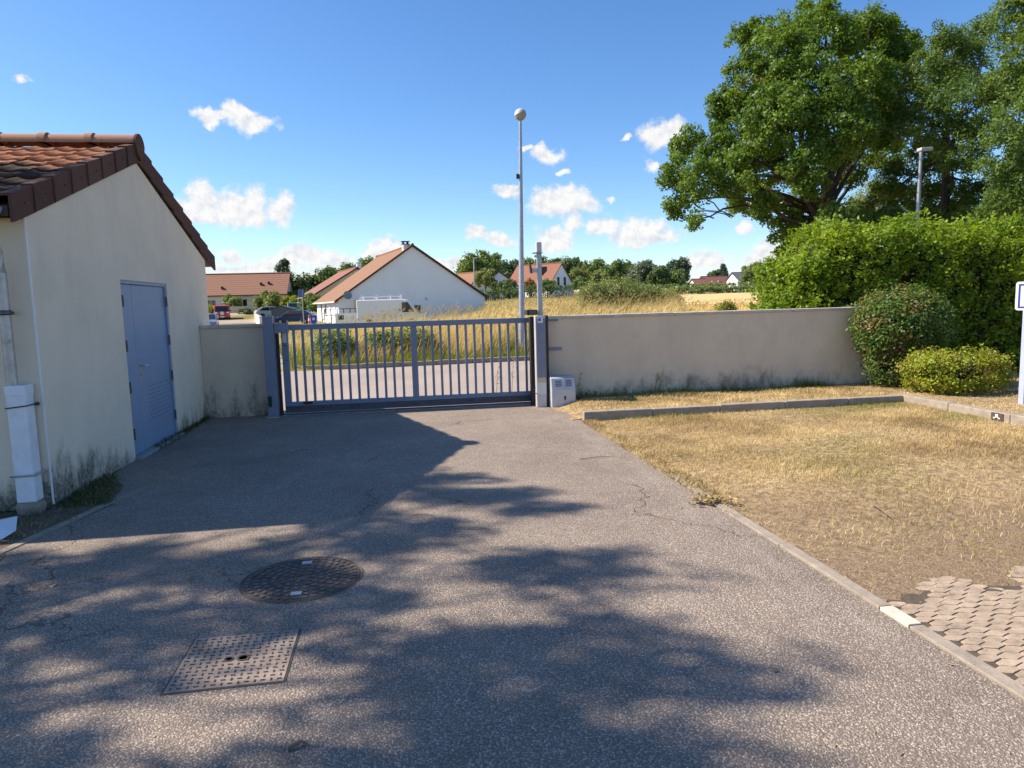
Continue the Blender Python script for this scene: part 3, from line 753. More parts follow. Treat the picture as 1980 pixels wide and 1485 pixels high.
MB().box(pr+.004, gxp(545)-.01, 11.30, 11.34, .01, 1.285).build('guide_channel', MT['black'], lp)
# guide portal, pillar and sensor mast on the right
rp = thing('gate_pillar', 'silver gate pillar with black guide rails at the right end of the gate', 'gate post', (2.2, 10.95, 0))
Yp = 10.86
x0, x1 = at(1037, 700, Yp).x, at(1055.5, 700, Yp).x
MB().box(x0, x1, Yp, Yp+.13, 0, 1.435).build('pillar', MT['silver'], rp, bevel=.005)
MB().box(x0+.012, x1-.002, Yp-.004, Yp-.0005, .47, 1.395).build('upper_panel', MT['gate'], rp)
MB().box(x0+.012, x1-.002, Yp-.005, Yp-.0005, .395, .468).build('reflector', MT['beige_render'], rp)
MB().box(x0+.012, x1-.002, Yp-.005, Yp-.0005, .21, .392).build('lower_panel', MT['plate'], rp)
MB().box(x0+.035, x0+.115, Yp-.0062, Yp-.0042, 1.33, 1.41).build('sticker', MT['pvc'], rp)
MB().box(x0+.045, x0+.085, Yp-.0078, Yp-.0064, 1.355, 1.40).build('sticker_logo', MT['sign_blue'], rp)
MB().box(at(1025.5, 700, 11.15).x, at(1035, 700, 11.15).x-.004, 11.10, 11.22, .0, 1.42).build('guide_post', MT['black'], rp, bevel=.004)
MB().box(at(1057, 700, 10.96).x, at(1061, 700, 10.96).x, 10.94, 11.20, .0, 1.44).build('guide_post', MT['black'], rp, bevel=.004)
MB().box(at(1020, 700, 11.3).x, at(1040, 700, 11.3).x, 11.24, 11.50, 1.445, 1.53).build('motor_head', MT['black'], rp, bevel=.01)
MB().box(at(1026, 700, 11.22).x, at(1039, 700, 11.22).x, 11.233, 11.239, 1.455, 1.52).build('motor_plate', MT['bolt'], rp)
MB().box(at(1058, 612, 11.2).x, at(1079, 612, 11.2).x, 11.205, 11.229, 1.335, 1.408).build('wall_bracket', MT['gate'], rp)
MB().box(at(1056, 676, 11.2).x, at(1087, 676, 11.2).x, 11.205, 11.229, .865, .915).build('wall_bracket', MT['gate'], rp)
m_ = MB(); m_.tube([(x0-.0, Yp-.01, .22), (x0-.05, Yp-.03, .23), (x0-.055, Yp-.03, .30), (x0-.02, Yp-.01, .315)], .008, 6); m_.build('catch_hook', MT['bolt'], rp)
Ym = 11.28; mx = at(1043.5, 560, Ym).x
ms_ = thing('sensor_mast', 'thin grey mast carrying a small camera and detectors above the gate pillar', 'mast', (mx, Ym, 0))
MB().box(mx-.037, mx+.037, Ym-.037, Ym+.037, 0, 2.42).build('mast', MT['galv'], ms_, bevel=.006)
m_ = MB(); m_.box(mx-.046, mx+.040, Ym-.05, Ym+.05, 2.44, 2.60); m_.build('detector', MT['silver'], ms_, bevel=.012)
MB().box(mx-.11, mx+.05, Ym-.06, Ym+.06, 2.421, 2.436).build('mounting_plate', MT['galv'], ms_)
zz = at(1043, 522, Ym).z
MB().box(mx-.135, mx-.037, Ym-.025, Ym+.025, zz-.04, zz+.03).build('side_arm', MT['silver'], ms_)
m_ = MB(); m_.ext([(mx-.15, Ym-.04, zz-.05), (mx-.115, Ym-.04, zz-.05), (mx-.145, Ym-.04, zz+.13), (mx-.17, Ym-.04, zz+.13)], (0, .08, 0)); m_.build('detector', MT['dark_brown'], ms_)
m_ = MB(); m_.ext([(mx+.04, Ym-.04, zz+.05), (mx+.12, Ym-.04, zz+.05), (mx+.12, Ym-.04, zz-.02), (mx+.05, Ym-.04, zz-.09)], (0, .08, 0)); m_.build('detector', MT['dark_brown'], ms_)
# motor cabinet
Yc = 10.70; c0, c1 = at(1067, 760, Yc).x, at(1113, 760, Yc).x
cb = thing('motor_cabinet', 'small grey metal motor cabinet with louvres at the foot of the wall', 'cabinet', ((c0+c1)/2, Yc+.15, 0))
m_ = MB(); m_.ext([(c0, Yc, 0), (c0, Yc, .275), (c0, Yc+.055, .46), (c0, Yc+.085, .475), (c0, Yc+.36, .475), (c0, Yc+.36, 0)], (c1-c0, 0, 0)); m_.build('body', MT['cabinet'], cb, bevel=.008)
for k, xx in enumerate((c0+.065, c1-.155)):
    for j in range(4):
        z_ = .335+.026*j; y_ = Yc+.055*(z_-.275)/.185
        MB().box(xx, xx+.10, y_-.004, y_+.006, z_, z_+.012).build('louvre', MT['bolt'], cb)
m_ = MB(); m_.lathe([(.018, 0), (.018, .006)], ((c0+c1)/2+.02, Yc-.006, .165), 10, 'Y').box((c0+c1)/2+.012, (c0+c1)/2+.03, Yc-.010, Yc-.001, .12, .165); m_.build('lock', MT['black'], cb)
m_ = MB(); m_.box(c1+.002, c1+.12, Yc+.10, Yc+.2, .12, .16).box(c1+.02, c1+.1, Yc+.12, Yc+.18, 0, .12); m_.build('drive_wheel_guard', MT['black'], cb)

# ------------------------------------------------------------------ street lamps
def lamp_globe():
    b = at(1010.5, 690, 21.3); x, y_ = b.x, b.y; h = at(1006, 233, y_).z; tx = at(1006, 233, y_).x; z0 = float(terr(x, y_))-.1
    t = thing('street_lamp', 'tall tapered grey lamp post with a round globe head beyond the gate', 'street lamp', (x, y_, z0))
    m_ = MB(); m_.tube([(x, y_, z0), (x, y_, .9), (x, y_, 1.0), (tx, y_, h)], [.105, .10, .09, .042], 14); m_.build('pole', MT['galv'], t, smooth=True)
    c = Vector((tx+.01, y_, h+.165)); R_ = Matrix.Translation(c) @ Matrix.Rotation(math.radians(-22), 4, 'Y')
    n = 8; pf = [(.172*math.cos(a), .172*math.sin(a)) for a in np.linspace(-math.pi/2+.15, .22, n)]
    m_ = MB(R_); m_.lathe(pf, (0,0,0), 20); m_.build('diffuser', MT['lamp_glass'], t, smooth=True)
    pf = [(.182*math.cos(a), .178*math.sin(a)) for a in np.linspace(.16, math.pi/2-.08, n)]
    m_ = MB(R_); m_.lathe(pf, (0,0,0), 20); m_.build('cap', MT['silver'], t, smooth=True)
    zb = at(1001, 341, y_).z; xb = tx+(x-tx)*(h-zb)/(h-1)
    MB().box(xb-.13, xb-.06, y_-.05, y_+.05, zb-.07, zb+.07).build('sensor_box', MT['black'], t, bevel=.01)
    m_ = MB(); m_.box(x-.06, x+.06, y_-.112, y_-.096, .45, .85); m_.build('access_hatch', MT['galv'], t)
lamp_globe()
def lamp_flat(label, px, pyb, pxt, pyt, Y, r, headpx, zg):
    a = at(px, pyb, Y); b = at(pxt, pyt, Y)
    bx = a.x + (a.x-b.x)*0.0
    t = thing('street_lamp', label, 'street lamp', (a.x, Y, zg))
    m_ = MB(); m_.tube([(a.x, Y, zg), (a.x, Y, a.z), (b.x, Y, b.z)], [r, r*.92, r*.7], 10); m_.build('pole', MT['galv'], t, smooth=True)
    L = headpx*Y/F_PX
    m_ = MB(); m_.ext([(b.x-L*.18, Y-.13, b.z+.02), (b.x+L*.82, Y-.09, b.z+.06), (b.x+L*.82, Y+.09, b.z+.06), (b.x-L*.18, Y+.13, b.z+.02)], (0, 0, .12)); m_.build('head', MT['silver'], t, bevel=.03)
lamp_flat('slim lamp post with a flat head rising behind the tall hedge', 1773, 440, 1781, 294, 24, .085, 30, .4)
lamp_flat('far lamp post with a flat head behind the white gable house', 917, 556, 916, 500, 110, .12, 8, float(terr(at(917, 556, 110).x, 110)))

# ------------------------------------------------------------------ parking sign at the right edge
sg = thing('parking_sign', 'white sign panel with blue border on a blue grey post at the right edge', 'sign', (8.36, 8.3, .08))
px1 = at(1975.5, 730, 8.3).x
MB().box(px1+.004, px1+.09, 8.26, 8.345, .05, 1.80).build('post', MT['sign_post'], sg, bevel=.006)
a = at(1965, 545, 8.2); bz = at(1967, 600, 8.2).z
RS = Matrix.Translation((a.x, 8.2, 0)) @ Matrix.Rotation(math.radians(-50), 4, 'Z')
def rrect(x0, x1, z0, z1, r, y, n=5):
    P = []
    for cx, cz, s in ((x1-r, z0+r, -90), (x1-r, z1-r, 0), (x0+r, z1-r, 90), (x0+r, z0+r, 180)):
        for k in range(n+1):
            an = math.radians(s+90*k/n); P.append((cx+r*math.cos(an), y, cz+r*math.sin(an)))
    return P
W_ = .62
m_ = MB(RS); m_.ext(rrect(0, W_, bz, a.z, .035, 0), (0, .02, 0)); pn = m_.build('panel', MT['white'], sg)
m_ = MB(RS)
for q in ((.03, .05, bz+.03, a.z-.03), (W_-.05, W_-.03, bz+.03, a.z-.03), (.0502, W_-.0502, bz+.03, bz+.05), (.0502, W_-.0502, a.z-.05, a.z-.03)): m_.box(q[0], q[1], -.003, -.0005, q[2], q[3])
m_.build('border', MT['sign_blue'], pn)
m_ = MB(RS); m_.lathe([(.05, 0), (.05, .003)], (.165, -.0035, (bz+a.z)/2), 16, 'Y'); m_.build('symbol', MT['sign_green'], pn)

# ------------------------------------------------------------------ manhole covers
def round_cover():
    cx, cy, R = -.655, 4.35, .355
    t = thing('manhole_cover', 'round cast iron manhole cover with raised studs set in the drive', 'manhole cover', (cx, cy, 0))
    m_ = MB(); m_.lathe([(R+.012, -.03), (R+.012, .005), (R+.003, .005), (R+.003, -.03)], (cx, cy, 0), 48); m_.build('frame', MT['iron'], t)
    m_ = MB(); m_.lathe([(R-.004, -.03), (R-.004, .0045), (R-.008, .006)], (cx, cy, 0), 48); m_.build('lid', MT['iron_dark'], t)
    rr = random.Random(3); m_ = MB()
    ring = [.065, .115, .165, .215, .265, .315]
    for r in ring:
        n = int(2*math.pi*r/.052)
        for k in range(n):
            an = 2*math.pi*(k+.5*(ring.index(r) % 2))/n; x = cx+r*math.cos(an); y = cy+r*math.sin(an)
            if abs(math.hypot(x-cx, y-cy-.25)) < .05 or abs(math.hypot(x-cx, y-cy+.25)) < .05: continue
            w = .017; l = .014; ca, sa = math.cos(an+rr.choice((0, .5, -.5))), math.sin(an+.0)
            ca, sa = math.cos(an), math.sin(an)
            P = [(x+ca*a_-sa*b_, y+sa*a_+ca*b_, .006) for a_, b_ in ((-l*rr.uniform(.6, 1.2), -w*rr.uniform(.6, 1.2)), (l, -w*rr.uniform(.3, 1)), (l*rr.uniform(.8, 1.4), w*.8), (-l*rr.uniform(.1, .8), w*rr.uniform(.7, 1.2)))]
            m_.ext(P, (0, 0, .006))
    m_.build('stud', MT['iron'], t, kind='stuff')
    m_ = MB(); m_.lathe([(.045, .006), (.045, .011), (.036, .011), (.036, .0062)], (cx, cy, 0), 24); m_.build('centre_ring', MT['iron'], t)
    for s in (-1, 1):
        m_ = MB(); m_.box(cx-.032, cx+.032, cy+s*.25-.024, cy+s*.25+.024, .006, .0135); m_.build('lifting_plate', MT['galv'], t, bevel=.003)
round_cover()
def square_cover():
    P = [Vector((-1.085, 3.115, 0)), Vector((-.575, 3.115, 0)), Vector((-.575, 3.635, 0)), Vector((-1.085, 3.635, 0))]
    t = thing('access_cover', 'square worn iron access cover with tread pattern set in the drive', 'access cover', (-.83, 3.37, 0))
    MB().box(-1.092, -.568, 3.108, 3.642, -.03, .003).build('frame', MT['iron_dark'], t)
    MB().box(-1.082, -.578, 3.118, 3.632, -.02, .0055).build('plate', MT['iron_worn'], t)
    m_ = MB(); k = 0
    for r in range(14):
        for c in range(14):
            x = -1.06+c*.0355; y = 3.14+r*.0355
            if abs(x+.83) < .05 and abs(y-3.37) < .035: continue
            if (r+c) % 2: m_.box(x-.010, x+.010, y-.0026, y+.0026, .0056, .0095)
            else: m_.box(x-.0026, x+.0026, y-.010, y+.010, .0056, .0095)
    m_.build('tread', MT['iron'], t, kind='stuff')
    m_ = MB(); m_.lathe([(.03, .0056), (.03, .009), (.02, .009), (.02, .0056)], (-.80, 3.37, 0), 16).lathe([(.022, .0056), (.022, .009), (.015, .009), (.015, .0056)], (-.865, 3.37, 0), 16); m_.build('key_socket', MT['iron_dark'], t)
square_cover()

# ------------------------------------------------------------------ vegetation tools
def unit(v): return v/np.maximum(np.linalg.norm(v, axis=-1, keepdims=True), 1e-9)
def leaf_quads(C, Nrm, L, W, rng, droop=.0, D=None):
    n = len(C)
    r = rng.normal(size=(n, 3)) if D is None else D
    d = unit(r - (r*Nrm).sum(1, keepdims=True)*Nrm); d[:, 2] -= droop; d = unit(d)
    s = unit(np.cross(d, Nrm)); L = L*rng.uniform(.7, 1.3, (n, 1)); W = W*rng.uniform(.7, 1.3, (n, 1))
    V = np.stack([C-d*L*.5, C+s*W*.5+d*L*.05, C+d*L*.5, C-s*W*.5+d*L*.05], 1).reshape(-1, 3)
    return V, np.arange(4*n).reshape(n, 4)
def clumps_to_leaves(cl, center, per, L, W, rng, droop=.15, flat=.8):
    m = len(cl); k = np.repeat(np.arange(m), per)
    g = unit(rng.normal(size=(len(k), 3)))*rng.uniform(.15, 1, (len(k), 1))**.5
    off = g*cl[k, 3:4]; off[:, 2] *= flat
    C = cl[k, :3]+off
    Nn = unit(.55*g + .35*unit(C-center) + np.array([0, 0, .35]) + .75*rng.normal(size=C.shape))
    return leaf_quads(C, Nn, L, W, rng, droop)
def lobes_to_clumps(lobes, cr, dens, rng, inner=.45):
    out = []
    for (cx, cy, cz, r) in lobes:
        n = max(3, int(dens*(r/cr)**2))
        d = unit(rng.normal(size=(n, 3))); u = rng.uniform(inner, 1.0, (n, 1))
        p = np.array([cx, cy, cz])+d*u*r
        out.append(np.hstack([p, cr*rng.uniform(.7, 1.25, (n, 1))]))
    return np.vstack(out)
def limb(mb, a, b, r0, r1, rnd, n=5, sag=.12, seg=6):
    a = Vector(a); b = Vector(b); L = (b-a).length; pts = []; rad = []
    off = Vector((rnd.uniform(-1, 1), rnd.uniform(-1, 1), rnd.uniform(.2, 1)))*L*sag
    for i in range(seg+1):
        t = i/seg; p = a.lerp(b, t)+off*math.sin(math.pi*t)+Vector((rnd.uniform(-1, 1), rnd.uniform(-1, 1), rnd.uniform(-1, 1)))*L*.018*(0 < i < seg)
        pts.append(p); rad.append(r0+(r1-r0)*t**.8)
    mb.tube(pts, rad, n, cap=True)
def tree(name, label, base, lobes, leafmat, cr, dens, per, L, W, tr, seed, trunk_top, group=None, bark='bark', droop=.15, lean=(0, 0), inner=.45, limbs=True):
    rng = np.random.default_rng(seed); rnd = random.Random(seed)
    t = thing(name, label, 'tree', base, group)
    mb = MB(); b = Vector(base); top = Vector((b.x+lean[0], b.y+lean[1], trunk_top))
    pts = [b+Vector((0, 0, -.2)), b+Vector((0, 0, .35)), b.lerp(top, .35)+Vector((rnd.uniform(-.1, .1), rnd.uniform(-.1, .1), 0)), b.lerp(top, .7)+Vector((rnd.uniform(-.1, .1), rnd.uniform(-.1, .1), 0)), top]
    mb.tube(pts, [tr*1.45, tr*1.1, tr*.95, tr*.85, tr*.7], 9)
    if limbs:
        for (cx, cy, cz, r) in lobes:
            s = b.lerp(top, rnd.uniform(.72, 1.0))
            rr = tr*min(.55, .16+.13*r)
            limb(mb, s, (cx, cy, cz), rr, rr*.25, rnd)
            for q in range(3):
                d = Vector((rnd.gauss(0, 1), rnd.gauss(0, 1), rnd.gauss(.3, .8))).normalized()
                m_ = s.lerp(Vector((cx, cy, cz)), rnd.uniform(.6, .95)); limb(mb, m_, Vector((cx, cy, cz))+d*r*.85, rr*.35, rr*.08, rnd, 4, seg=4)
    mb.build('trunk', MT[bark], t, smooth=True)
    cl = lobes_to_clumps(lobes, cr, dens, rng, inner)
    cen = np.mean([l[:3] for l in lobes], axis=0)
    V, Fq = clumps_to_leaves(cl, cen, per, L, W, rng, droop)
    np_mesh('crown', V, Fq, MT[leafmat], t, origin=tuple(b))
    return t
def auto_lobes(c, rx, rz, n, rnd, ry=None, jitter=.25):
    """lobes filling an uneven egg of half-width rx and half-height rz round c"""
    out = [(c[0], c[1], c[2], min(rx, rz)*.62)]
    for i in range(n):
        an = i*2.399+rnd.uniform(-.4, .4); h = -0.8+1.7*(i+.5)/n
        w = math.sqrt(max(.06, 1-(h*.85)**2))*.62*(1+rnd.uniform(-jitter, jitter))
        out.append((c[0]+rx*w*math.cos(an), c[1]+(ry or rx)*w*math.sin(an), c[2]+rz*h*.68, min(rx, rz)*rnd.uniform(.36, .52)))
    return out
def blades(P, H, lean, width, rng, spread=.25):
    """curved three-triangle blades"""
    n = len(P); H = H.reshape(-1, 1)
    an = rng.uniform(0, 2*math.pi, n); s = np.stack([np.cos(an), np.sin(an), 0*an], 1)*width.reshape(-1, 1)*.5
    d = np.asarray(lean)+np.stack([rng.normal(0, spread, n), rng.normal(0, spread, n), 0*an], 1)
    mid = P+np.array([0, 0, 1])*H*.55+d*H*.28; tip = P+np.array([0, 0, 1])*H*(1-.22*np.clip(np.linalg.norm(d, axis=1, keepdims=True), 0, 1.5))+d*H*.85
    V = np.stack([P-s, P+s, mid-s*.8, mid+s*.8, tip], 1).reshape(-1, 3)
    b = (np.arange(n)*5).reshape(-1, 1)
    F = np.stack([np.hstack([b, b+1, b+3]), np.hstack([b, b+3, b+2]), np.hstack([b+2, b+3, b+4])], 1).reshape(-1, 3)
    return V, F
def cat_mesh(parts):
    V = []; F = []; o = 0
    for v, f in parts: V.append(v); F.append(f+o); o += len(v)
    return np.vstack(V), np.vstack(F)
def patch(x, y, s, seed):
    r = np.random.default_rng(seed); out = 0*x
    for k in range(6):
        a = r.uniform(0, 6.28); f = s*r.uniform(.6, 2.2); out = out+np.sin((x*math.cos(a)+y*math.sin(a))*f+r.uniform(0, 6.28))
    return out/6

# ------------------------------------------------------------------ grasses
def meadow():
    rng = np.random.default_rng(11)
    def scatter(n, x0, x1, y0, y1):
        x = rng.uniform(x0, x1, n); y = rng.uniform(y0, y1, n)
        k = (np.minimum(y-kerb_y(x), x-left_x(y)) > .12); return x[k], y[k]
    parts = []; gparts = []
    for n, x0, x1, y0, y1, h0, h1, w in ((52000, -7, 13, 19.5, 25.5, .35, .95, .013), (30000, -7, 26, 25, 34, .5, 1.0, .02), (20000, 0, 30, 34, 46, .4, .85, .03), (9000, 3, 16, 45, 75, .3, .7, .05)):
        x, y = scatter(n, x0, x1, y0, y1); z = terr(x, y)
        d = np.minimum(y-kerb_y(x), x-left_x(y))
        grn = patch(x, y, 1.3, 5)+.9*smooth01(d, 1.3, .1)*smooth01(x, 9, 3)+.5*smooth01(x, 1.5, -3) - .12 + rng.normal(0, .28, len(x))
        h = rng.uniform(h0, h1, len(x))*(.45+.55*smooth01(d, .1, 2.4))*np.where(x > .385*y+.6, np.where(y > 23, .22, .5), 1)
        h = h*(1-.5*smooth01(y, 26, 31)*(1-smooth01(x-.125*(y-20), -3, 3)))
        P = np.stack([x, y, z-.02], 1); w_ = np.full(len(x), w)*rng.uniform(.6, 1.4, len(x))
        g = grn > .28
        parts.append(blades(P[~g], h[~g], (.42, -.05, 0), w_[~g]*.8, rng, .22))
        gparts.append(blades(P[g], h[g]*.72, (.2, -.05, 0), w_[g]*1.15, rng, .35))
    V, F = cat_mesh(parts); np_mesh('tall_dry_grass', V, F, MT['straw'], kind='stuff', label='tall straw coloured grass leaning over the bank beyond the gate', cat='grass')
    V, F = cat_mesh(gparts); np_mesh('tall_green_grass', V, F, MT['tallgreen'], kind='stuff', label='green grass patches low on the bank beyond the gate', cat='grass')
    # seed heads above the sward
    x, y = scatter(5200, -5, 22, 20.6, 36); z = terr(x, y)
    h = rng.uniform(.75, 1.25, len(x))*np.where(x > .385*y+.6, .4, 1)*(1-.45*smooth01(y, 26, 31)*(1-smooth01(x-.125*(y-20), -3, 3)))
    P = np.stack([x, y, z], 1)
    V, F = blades(P, h, (.45, -.05, 0), np.full(len(x), .010), rng, .16)
    tip = V.reshape(-1, 5, 3)[:, 4]; dirn = unit(tip-V.reshape(-1, 5, 3)[:, 2]); s = unit(np.cross(dirn, np.array([0, 1., 0])))*.014
    Lh = rng.uniform(.10, .2, (len(x), 1))
    Q = np.stack([tip-dirn*Lh*.4, tip+s, tip+dirn*Lh*.6, tip-s], 1).reshape(-1, 3)
    T = np.arange(4*len(x)).reshape(-1, 4); T = np.vstack([T[:, [0, 1, 2]], T[:, [0, 2, 3]]])
    V, F = cat_mesh([(V, F), (Q, T)]); np_mesh('grass_seed_heads', V, F, MT['straw'], kind='stuff', label='pale seed heads standing above the long grass', cat='grass')
meadow()
def lawn_grass():
    rng = np.random.default_rng(12); S = []; G = []
    def put(n, x0, x1, y0, y1, zf, h0, h1, dens, greenf, w=.0045, lying=.9):
        x = rng.uniform(x0, x1, n); y = rng.uniform(y0, y1, n)
        k = rng.random(n) < dens(x, y); x = x[k]; y = y[k]
        P = np.stack([x, y, zf(x, y)-.004], 1); g = greenf(x, y)+rng.normal(0, .22, len(x)) > .5
        h = rng.uniform(h0, h1, len(x))*np.clip(.7+.7*patch(x, y, 2.6, 21)+.25*patch(x, y, 9, 22), .2, 2); w_ = w*rng.uniform(.6, 1.5, len(x))
        S.append(blades(P[~g], h[~g], (.15, 0, 0), w_[~g], rng, lying)); G.append(blades(P[g], h[g]*.85, (0, 0, 0), w_[g]*1.1, rng, lying*.7))
    dl = lambda x, y: np.clip(.20*smooth01(y+.5*patch(x, y, 2.5, 13), 2.6, 4.2)+.85*smooth01(y+.9*patch(x, y, 1.7, 3)+.25*(x-4), 4.5, 7.0)*smooth01(x-.15*patch(x, y, 6, 4), 2.5, 2.8), 0, 1)
    gl = lambda x, y: .22+.80*patch(x, y, 2.2, 8)+.35*smooth01(y, 8.9, 9.4)+.3*smooth01(x, 6.3, 7.3)*smooth01(y, 6.5, 8)
    put(9000, 2.40, 2.62, 4.2, 9.4, lambda x, y: .012+0*x, .02, .06, lambda x, y: np.clip(smooth01(y, 4.6, 6.5)*.9, 0, 1), lambda x, y: .1+0*x, .005)
    put(175000, 2.5, 7.36, 2.0, 9.4, lawn_z, .022, .078, dl, gl, .0032, .75)
    put(26000, 2.5, 7.4, 9.53, 11.2, lambda x, y: strip_z(x, y)-.085*smooth01(x, 2.75, 2.35), .03, .09, lambda x, y: .85+0*x, lambda x, y: .22+.4*patch(x, y, 2, 9)+.55*smooth01(y, 10.7, 11.15), .006, .7)
    put(34000, 7.5, 13, 6.0, 11.6, strip_z, .03, .07, lambda x, y: .8+0*x, lambda x, y: .15+.4*patch(x, y, 2, 10), .006, .8)
    V, F = cat_mesh(S); np_mesh('dry_lawn_grass', V, F, MT['lawnstraw'], kind='stuff', label='short sun dried grass covering the lawn', cat='grass')
    V, F = cat_mesh(G); np_mesh('green_lawn_grass', V, F, MT['lawngreen'], kind='stuff', label='sparse green blades among the dry lawn', cat='grass')
    # weeds rooted along the foot of the wall
    x = rng.uniform(2.85, 8.0, 1500); x = x[(patch(x, 0*x, 4.5, 32)+rng.normal(0, .25, 1500)) > .22]; nw = len(x); y = 11.20-np.abs(rng.normal(0, .08, nw)); P = np.stack([x, y, strip_z(x, y)], 1)
    h = rng.uniform(.04, .20, nw)*(.6+.8*np.clip(patch(x, y, 3, 31)+.3, 0, 1)); A = blades(P, h, (.1, -.2, 0), np.full(nw, .009), rng, .6)
    np_mesh('wall_weeds', A[0], A[1], MT['tallgreen'], kind='stuff', label='green weeds sprouting along the foot of the long wall', cat='weeds')
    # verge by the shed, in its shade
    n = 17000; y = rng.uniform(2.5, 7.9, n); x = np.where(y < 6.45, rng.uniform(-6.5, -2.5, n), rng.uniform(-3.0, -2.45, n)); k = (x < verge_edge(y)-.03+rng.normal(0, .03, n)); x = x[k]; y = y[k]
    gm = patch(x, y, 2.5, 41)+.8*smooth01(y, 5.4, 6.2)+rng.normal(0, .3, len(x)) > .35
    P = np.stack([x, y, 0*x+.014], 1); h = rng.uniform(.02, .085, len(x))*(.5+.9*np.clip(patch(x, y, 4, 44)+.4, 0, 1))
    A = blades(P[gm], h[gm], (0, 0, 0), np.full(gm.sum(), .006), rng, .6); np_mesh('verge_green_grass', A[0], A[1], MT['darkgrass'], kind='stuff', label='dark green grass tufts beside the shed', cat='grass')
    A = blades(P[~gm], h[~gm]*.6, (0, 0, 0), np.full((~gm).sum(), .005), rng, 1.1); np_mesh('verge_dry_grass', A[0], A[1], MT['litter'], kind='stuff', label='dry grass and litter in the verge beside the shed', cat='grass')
    n = 900; y = rng.uniform(9.0, 11.4, n); x = -3.0+np.abs(rng.normal(0, .05, n)); P = np.stack([x, y, 0*x], 1)
    A = blades(P, rng.uniform(.02, .09, n), (.1, 0, 0), np.full(n, .006), rng, .6); np_mesh('shed_foot_weeds', A[0], A[1], MT['darkgrass'], kind='stuff', label='small weeds along the foot of the shed wall', cat='weeds')
lawn_grass()
def stem_weed(label, x, y, z, h, seed, mat='lime', n=26):
    rng = np.random.default_rng(seed); t = thing('tall_weed', label, 'weed', (x, y, z))
    mb = MB(); mb.tube([(x, y, z), (x+.02, y, z+h*.5), (x+.05, y-.01, z+h)], [.006, .004, .002], 5); mb.build('stem', MT['twig'], t)
    zz = rng.uniform(.15, 1, n)*h; C = np.stack([x+.05*zz/h+rng.normal(0, .025, n), y+rng.normal(0, .025, n), z+zz], 1)
    V, F = leaf_quads(C, unit(rng.normal(size=(n, 3))+[0, 0, .8]), .05, .016, rng); np_mesh('leaves', V, F, MT[mat], t, origin=(x, y, z))
stem_weed('thin tall weed beside the motor cabinet', 2.80, 11.02, .08, .42, 1)
stem_weed('forked tall weed against the wall right of the cabinet', at(1265, 745, 11.15).x, 11.12, .08, .36, 2, n=36)
stem_weed('thin dry weed growing in the road just behind the gate', at(960, 770, 12.6).x, 12.6, 0, .52, 3, 'litter')
stem_weed('taller dry weed in the road near the gate pillar', at(990, 770, 12.7).x, 12.7, 0, .66, 4, 'litter')
# litter on the asphalt: leaves, bark chips and grit nobody could count
def litter():
    rng = np.random.default_rng(15); n = 900
    x = rng.uniform(-2.9, 2.4, n); y = 1.6+rng.random(n)**1.3*9.6; z = np.full(n, .006)
    L = rng.uniform(.006, .026, n).reshape(-1, 1); big = rng.random(n) < .05; L[big] *= 2.2
    N_ = unit(rng.normal(0, .25, (n, 3))+[0, 0, 1]); C = np.stack([x, y, z], 1)
    V, F = leaf_quads(C, N_, 1, .45, rng); V = (V.reshape(n, 4, 3)-C[:, None])*L[:, None]+C[:, None]
    V = V.reshape(-1, 3); V[:, 2] = np.maximum(V[:, 2], .003)
    np_mesh('leaf_litter', V, F, MT['litter'], kind='stuff', label='scattered dry leaf bits and grit on the driveway', cat='litter')
    # fallen spray of leaves by the edging
    c = at(1375, 962, 5.25); n = 160; C = np.stack([rng.normal(c.x, .09, n), rng.normal(5.25, .05, n), .025+rng.random(n)*.03], 1)
    V, F = leaf_quads(C, unit(rng.normal(0, .5, (n, 3))+[0, 0, 1]), .05, .022, rng); np_mesh('leaf_spray', V, F, MT['litter'], None, kind='stuff', label='small pile of withered leaves lying on the edging', cat='leaves')
litter()
for (lab, p, q, r) in (('short pale stick lying on the shaded drive', (882, 966), (905, 974), .008), ('thin dark twig on the drive near the lawn', (1120, 888), (1190, 882), .004), ('chipped piece of bark near the middle of the drive', (795, 996), (840, 997), .004), ('pale splinter of wood near the bottom of the picture', (555, 1448), (595, 1436), .009), ('thin straw stalk lying on the bare lawn edge', (1598, 1043), (1690, 1063), .003), ('curved dark twig lying on the dry lawn', (1680, 975), (1715, 1000), .005)):
    def gp(px, py):
        d = ray(px, py); t = (.012-CAM_H)/d.z; return Vector((d.x*t, d.y*t, .012))
    a, b = gp(*p), gp(*q); m_ = (a+b)/2+Vector((.01, .02, .004)); lift = Vector((0, 0, .02 if 'lawn' in lab and 'near' not in lab else 0))
    MB().tube([a+lift, m_+lift, b+lift], [r, r*.9, r*.5], 6).build('twig', MT['twig'], None, lab, 'twig')

